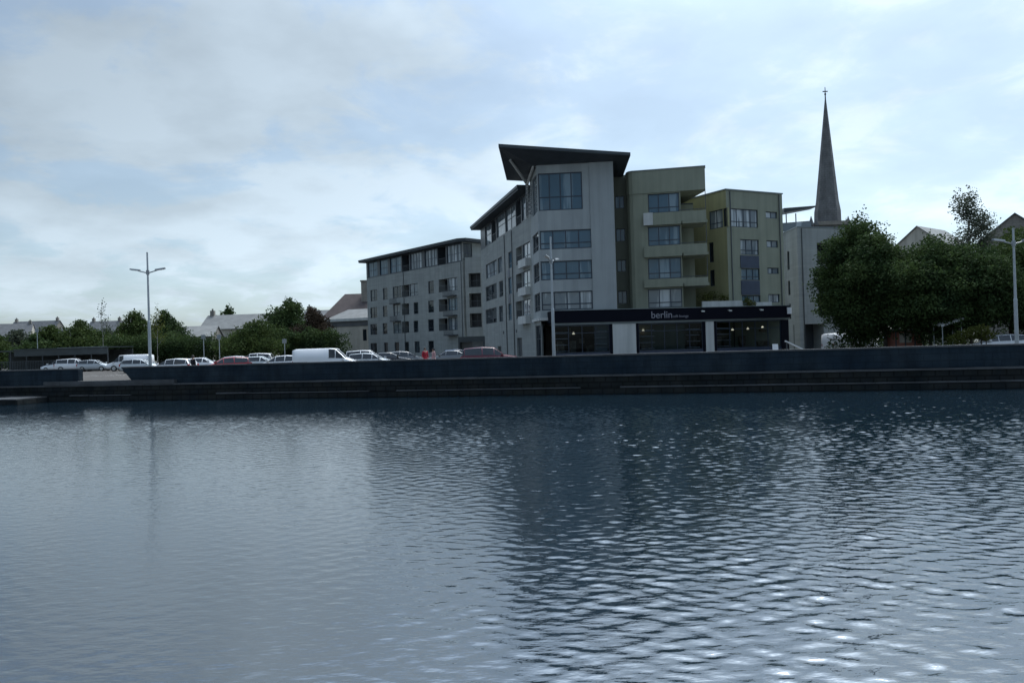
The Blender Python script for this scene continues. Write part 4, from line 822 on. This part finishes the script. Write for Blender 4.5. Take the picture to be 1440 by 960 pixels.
# ======================================================================= KIOSK, AWNING, BENCHES
q=at(1278,470,62); t=thing('kiosk','small terracotta kiosk with posts in deep shade under the quay trees','kiosk',(q.x,62,GZ))
m=MB(); m.box(-1.1,1.1,0,1.8,.1,2.0); m.build('wall',M['kiosk'],t,local=True)
m=MB(); m.box(-1.35,1.35,-.3,2.0,2.05,2.18); m.build('roof',M['board'],t,local=True)
for x in (-1.15,-.35,.45,1.15): m=MB(); m.box(x-.04,x+.04,-.14,-.06,0,2.04); m.build('post',M['frame_grey'],t,local=True)
m=MB(); m.box(-.8,.2,-.03,-.004,1.0,1.8); m.build('hatch',M['cream'],t,local=True)
q0=at(1324,459,58); t=thing('awning','tilted white awning on thin posts under the dark trees','awning',(q0.x,58,GZ)); q1=at(1356,449,58); w=q1.x-q0.x
m=MB(); z0=q0.z-GZ; z1=q1.z-GZ; m.hexa([(0,0,z0-.04),(w,0,z1-.04),(w,1.5,z1+.2),(0,1.5,z0+.2),(0,0,z0+.14),(w,0,z1+.14),(w,1.5,z1+.34),(0,1.5,z0+.34)]); m.build('canopy',M['board'],t,local=True)
for x,y,z in ((.15,.15,z0-.02),(w-.15,.15,z1-.06),(.15,1.35,z0),(w-.15,1.35,z1)): m=MB(); m.tube([(x,y,0),(x,y,z+.08)],.035,8); m.build('post',M['pole'],t,local=True)
for px,lb in ((1097,'folded pale deck seat outside the navy end of the shop'),(1118,'long pale slanting plank leaning by the navy shop corner'),(1140,'low pale bench before the garage opening')):
    pass
q=at(1119,486,57); t=thing('sloping_board','white slanting board on trestles just above the wall by the shop corner','board',(q.x,57,GZ)); m=MB(); m.hexa([(-.75,0,1.42),(.55,0,.75),(.55,.25,.75),(-.75,.25,1.42),(-.75,0,1.52),(.55,0,.85),(.55,.25,.85),(-.75,.25,1.52)]); m.build('plank',M['board'],t,local=True)
for x,h in ((-.65,1.40),(.45,.78)): m=MB(); m.tube([(x,.05,0),(x,.05,h)],.03,6); m.tube([(x,.2,0),(x,.2,h)],.03,6); m.build('leg',M['frame_grey'],t,local=True)
q=at(1092,485,58); t=thing('outdoor_chair','small pale outdoor chair beside the shop glass at its right end','chair',(q.x,58,GZ))
m=MB(); m.box(-.22,.22,-.22,.22,.44,.48); m.build('seat',M['board'],t,local=True); m=MB(); m.hexa([(-.22,.2,.5),(.22,.2,.5),(.22,.24,.5),(-.22,.24,.5),(-.22,.3,1.25),(.22,.3,1.25),(.22,.34,1.25),(-.22,.34,1.25)]); m.build('backrest',M['board'],t,local=True)
for x in(-.2,.2):
    for y in(-.2,.2): m=MB(); m.tube([(x,y,0),(x,y,.44)],.02,6); m.build('leg',M['frame_grey'],t,local=True)
# ======================================================================= PEOPLE
def skinmesh(name,verts,edges,rad,mat_,parent,root=0,sub=2):
    me=bpy.data.meshes.new(name); me.from_pydata(verts,edges,[]); me.materials.append(mat_); o=bpy.data.objects.new(name,me); COL.objects.link(o); o.parent=parent
    md=o.modifiers.new('skin','SKIN'); 
    if not me.skin_vertices: 
        pass
    for i,v in enumerate(me.skin_vertices[0].data): v.radius=(rad[i],rad[i]) if not isinstance(rad[i],tuple) else rad[i]; v.use_root=(i==root)
    md.use_smooth_shade=True; sb=o.modifiers.new('sub','SUBSURF'); sb.levels=1; sb.render_levels=sub; return o
def person(px,Y,label,coat,pants,h=1.75,rz=0,cap=None):
    q=at(px,505,Y); t=thing('person',label,'person',(q.x,Y,GZ),rz); s=h/1.75
    V=[];E=[];Rr=[]
    def add(p,r,par=None): V.append(tuple(c*s for c in p)); Rr.append(r*s if not isinstance(r,tuple) else tuple(c*s for c in r)); 
    def addp(p,r,par): 
        V.append(tuple(c*s for c in p)); Rr.append(tuple(c*s for c in r) if isinstance(r,tuple) else r*s)
        if par is not None: E.append((par,len(V)-1))
        return len(V)-1
    pel=addp((0,0,.95),(.15,.11),None); ch_=addp((0,0,1.22),(.16,.11),pel); sh=addp((0,0,1.42),(.13,.09),ch_); nk=addp((0,-.01,1.51),.055,sh); hd=addp((0,-.02,1.60),(.075,.09),nk); hd2=addp((0,-.02,1.69),(.06,.075),hd)
    addp((0,-.115,1.60),.014,hd)   # nose
    for sx in(-1,1):
        addp((sx*.085,0,1.61),.018,hd)
        a=addp((sx*.19,0,1.40),.055,sh); b=addp((sx*.25,.02,1.13),.042,a); c=addp((sx*.24,-.08,.90),.03,b); p=addp((sx*.235,-.10,.84),(.035,.02),c)
        for k in range(4):
            f=addp((sx*(.235)+ (k-1.5)*.0,-.13+.022*k,.78),.009,p); addp((sx*.225,-.125+.022*k,.745-.008*(k in(1,2))),.008,f)
        th=addp((sx*.215,-.14,.82),.010,p); addp((sx*.205,-.15,.79),.009,th)
        l=addp((sx*.09,0,.88),.085,pel); kx=addp((sx*.10,-.02+sx*.05,.50),.06,l); an=addp((sx*.10,.02+sx*.08,.09),.042,kx); addp((sx*.10,-.12+sx*.08,.04),.035,an)
    skinmesh('body',V,E,Rr,M['skin'],t)
    V2=[(0,0,.86),(0,0,1.0),(0,0,1.22),(0,0,1.42),(0,0,1.49)]; E2=[(0,1),(1,2),(2,3),(3,4)]; R2=[(.17,.135),(.175,.135),(.185,.135),(.15,.11),.075]
    for sx in(-1,1):
        b=len(V2); V2+=[(sx*.19,0,1.405),(sx*.25,.02,1.13),(sx*.24,-.07,.93)]; E2+=[(3,b),(b,b+1),(b+1,b+2)]; R2+=[.075,.062,.05]
    skinmesh('jacket',[tuple(c*s for c in v) for v in V2],E2,[tuple(c*s for c in r) if isinstance(r,tuple) else r*s for r in R2],coat,t,1)
    V3=[(0,0,.97),(0,0,.90)]; E3=[(0,1)]; R3=[(.15,.12),(.15,.12)]
    for sx in(-1,1):
        b=len(V3); V3+=[(sx*.09,0,.84),(sx*.10,-.02+sx*.05,.50),(sx*.10,.02+sx*.08,.12)]; E3+=[(1,b),(b,b+1),(b+1,b+2)]; R3+=[.10,.075,.06]
    skinmesh('trousers',[tuple(c*s for c in v) for v in V3],E3,[tuple(c*s for c in r) if isinstance(r,tuple) else r*s for r in R3],pants,t,0)
    m=MB(); seg_=12
    for i in range(6):
        ph=math.pi/2*i/5
        for k in range(seg_):
            a=2*math.pi*k/seg_; rr=math.cos(ph); dz=.13*math.sin(ph); low=-.09 if math.sin(a)>-.2 else 0
            m.v.append((.098*rr*math.cos(a)*s,(.118*rr*math.sin(a)+.0)*s,(1.645+dz+(low if i==0 else 0))*s))
    for i in range(5):
        for k in range(seg_): m.f.append((i*seg_+k,i*seg_+(k+1)%seg_,(i+1)*seg_+(k+1)%seg_,(i+1)*seg_+k)); m.m.append(0)
    if cap: m.box(-.07*s,.07*s,-.22*s,-.09*s,1.655*s,1.67*s)
    m.build('cap' if cap else 'hair',cap or M['hair'],t,local=True,smooth=True)
    return t
person(271.5,59.5,'person in black clothes standing behind the wall before the white cars',M['cloth_dark'],M['cloth_dark'],1.74,R(150))
person(598,60.0,'person in a bright red jacket behind the wall before the far wing',M['cloth_red'],M['cloth_dark'],1.80,R(40))
person(610,61.0,'person in a pale pink top and dark cap beside the red jacket',M['cloth_pink'],M['cloth_blue'],1.72,R(-60),M['cloth_dark'])
# ======================================================================= SKY, SUN, CAMERA
SUN_AZ=R(30); SUN_EL=R(60)     # azimuth measured from +Y towards +X
w=bpy.data.worlds.new('World'); scn.world=w; w.use_nodes=True; nt=w.node_tree; n=nt.nodes; L=nt.links; bg=n['Background']
sky=n.new('ShaderNodeTexSky'); sky.sky_type='NISHITA'; sky.sun_disc=False; sky.sun_elevation=SUN_EL; sky.sun_rotation=SUN_AZ
sky.air_density=1.0; sky.dust_density=1.6; sky.ozone_density=2.0; sky.altitude=0
tc=n.new('ShaderNodeTexCoord'); nrm=n.new('ShaderNodeVectorMath'); nrm.operation='NORMALIZE'; L.new(tc.outputs['Generated'],nrm.inputs[0])
sp=n.new('ShaderNodeSeparateXYZ'); L.new(nrm.outputs[0],sp.inputs[0])
def math_(op,a,b=None,clamp=False):
    m=n.new('ShaderNodeMath'); m.operation=op; m.use_clamp=clamp
    for i,v in enumerate((a,b)):
        if v is None: continue
        if isinstance(v,(int,float)): m.inputs[i].default_value=v
        else: L.new(v,m.inputs[i])
    return m.outputs[0]
zc=math_('MAXIMUM',sp.outputs[2],0.0); den=math_('ADD',zc,.22)
cu=math_('DIVIDE',sp.outputs[0],den); cv=math_('DIVIDE',sp.outputs[1],den)
cb=n.new('ShaderNodeCombineXYZ'); L.new(cu,cb.inputs[0]); L.new(cv,cb.inputs[1]); cb.inputs[2].default_value=2.3
n1=n.new('ShaderNodeTexNoise'); n1.inputs['Scale'].default_value=3.3; n1.inputs['Detail'].default_value=9; n1.inputs['Roughness'].default_value=.6; n1.inputs['Distortion'].default_value=.35; L.new(cb.outputs[0],n1.inputs['Vector'])
# clouds gather round given compass bearings/heights
def dirv(px,py): a,b=xy(px,py); return Vector((a,1,b)).normalized()
bias=None
for px,py,wd_,st in ((330,110,.15,.16),(460,50,.12,.12),(120,300,.10,.05),(440,345,.09,.12),(80,130,.06,.10),(20,190,.05,.1),(900,90,.07,.14),(690,250,.07,.12),(1330,120,.2,.13),(1000,240,.12,.07),(90,330,.16,.08),(250,420,.2,.06)):
    dv=n.new('ShaderNodeVectorMath'); dv.operation='DOT_PRODUCT'; L.new(nrm.outputs[0],dv.inputs[0]); dv.inputs[1].default_value=dirv(px,py)
    e=math_('MULTIPLY',math_('SUBTRACT',dv.outputs['Value'],1.0),2.0/(wd_*wd_)); g_=math_('MULTIPLY',math_('EXPONENT',e),st)
    bias=g_ if bias is None else math_('ADD',bias,g_)
dens=math_('ADD',n1.outputs[0],bias)
mr=n.new('ShaderNodeMapRange'); mr.interpolation_type='SMOOTHSTEP'; mr.inputs[1].default_value=.53; mr.inputs[2].default_value=.69; mr.inputs[3].default_value=.50; mr.inputs[4].default_value=.88; L.new(dens,mr.inputs[0])
# cloud colour: follows the brightness of the sky, thick parts greyer
bw=n.new('ShaderNodeRGBToBW'); L.new(sky.outputs[0],bw.inputs[0])
n2=n.new('ShaderNodeTexNoise'); n2.inputs['Scale'].default_value=3.2; n2.inputs['Detail'].default_value=6; L.new(cb.outputs[0],n2.inputs['Vector'])
sh=n.new('ShaderNodeMapRange'); sh.inputs[1].default_value=.36; sh.inputs[2].default_value=.62; sh.inputs[3].default_value=1.14; sh.inputs[4].default_value=1.42; L.new(n2.outputs[0],sh.inputs[0])
cl=math_('MULTIPLY',bw.outputs[0],sh.outputs[0])
cc_=n.new('ShaderNodeCombineColor'); L.new(math_('MULTIPLY',cl,.94),cc_.inputs[0]); L.new(math_('MULTIPLY',cl,1.0),cc_.inputs[1]); L.new(math_('MULTIPLY',cl,1.12),cc_.inputs[2])
mx=n.new('ShaderNodeMix'); mx.data_type='RGBA'; L.new(mr.outputs[0],mx.inputs[0]); L.new(sky.outputs[0],mx.inputs[6]); L.new(cc_.outputs[0],mx.inputs[7])
# thin veil of haze glowing round the hidden sun
sdv=n.new('ShaderNodeVectorMath'); sdv.operation='DOT_PRODUCT'; L.new(nrm.outputs[0],sdv.inputs[0]); sdv.inputs[1].default_value=(math.sin(SUN_AZ)*math.cos(SUN_EL),math.cos(SUN_AZ)*math.cos(SUN_EL),math.sin(SUN_EL))
gl_=math_('ADD',math_('MULTIPLY',math_('EXPONENT',math_('MULTIPLY',math_('SUBTRACT',sdv.outputs['Value'],1.0),2.0/(.70*.70))),.75),1.0)
ov=n.new('ShaderNodeMapRange'); ov.interpolation_type='SMOOTHSTEP'; ov.inputs[1].default_value=.36; ov.inputs[2].default_value=.66; ov.inputs[3].default_value=1.0; ov.inputs[4].default_value=2.45; L.new(sp.outputs[2],ov.inputs[0])
gl_=math_('MULTIPLY',gl_,ov.outputs[0])
gm=n.new('ShaderNodeVectorMath'); gm.operation='SCALE'; L.new(mx.outputs[2],gm.inputs[0]); L.new(gl_,gm.inputs['Scale'])
tn=n.new('ShaderNodeVectorMath'); tn.operation='MULTIPLY'; L.new(gm.outputs[0],tn.inputs[0]); tn.inputs[1].default_value=(.925,1.035,1.045)
L.new(tn.outputs[0],bg.inputs[0]); bg.inputs[1].default_value=.062
sd=bpy.data.lights.new('sun','SUN'); sd.energy=1.4; sd.angle=R(38); sd.color=(1,.95,.88); so=bpy.data.objects.new('sun',sd); COL.objects.link(so)
sv=Vector((math.sin(SUN_AZ)*math.cos(SUN_EL),math.cos(SUN_AZ)*math.cos(SUN_EL),math.sin(SUN_EL))); so.rotation_euler=sv.to_track_quat('Z','Y').to_euler(); so.location=(0,0,60)
cd=bpy.data.cameras.new('camera'); cd.lens=26.0; cd.sensor_width=36; cd.clip_end=12000; cd.clip_start=.1; co=bpy.data.objects.new('camera',cd); COL.objects.link(co)
F=Vector((0,math.cos(PITCH),math.sin(PITCH))); U=Vector((0,-math.sin(PITCH),math.cos(PITCH))); Rt=Vector((1,0,0)); c,s=math.cos(ROLL),math.sin(ROLL)
X_=Rt*c-U*s; Y_=Rt*s+U*c; Z_=-F
co.matrix_world=Matrix(((X_.x,Y_.x,Z_.x,0),(X_.y,Y_.y,Z_.y,0),(X_.z,Y_.z,Z_.z,EYE),(0,0,0,1)))
scn.camera=co
scn.view_settings.view_transform='Standard'; scn.view_settings.look='None'; scn.view_settings.exposure=0.92; scn.view_settings.gamma=1
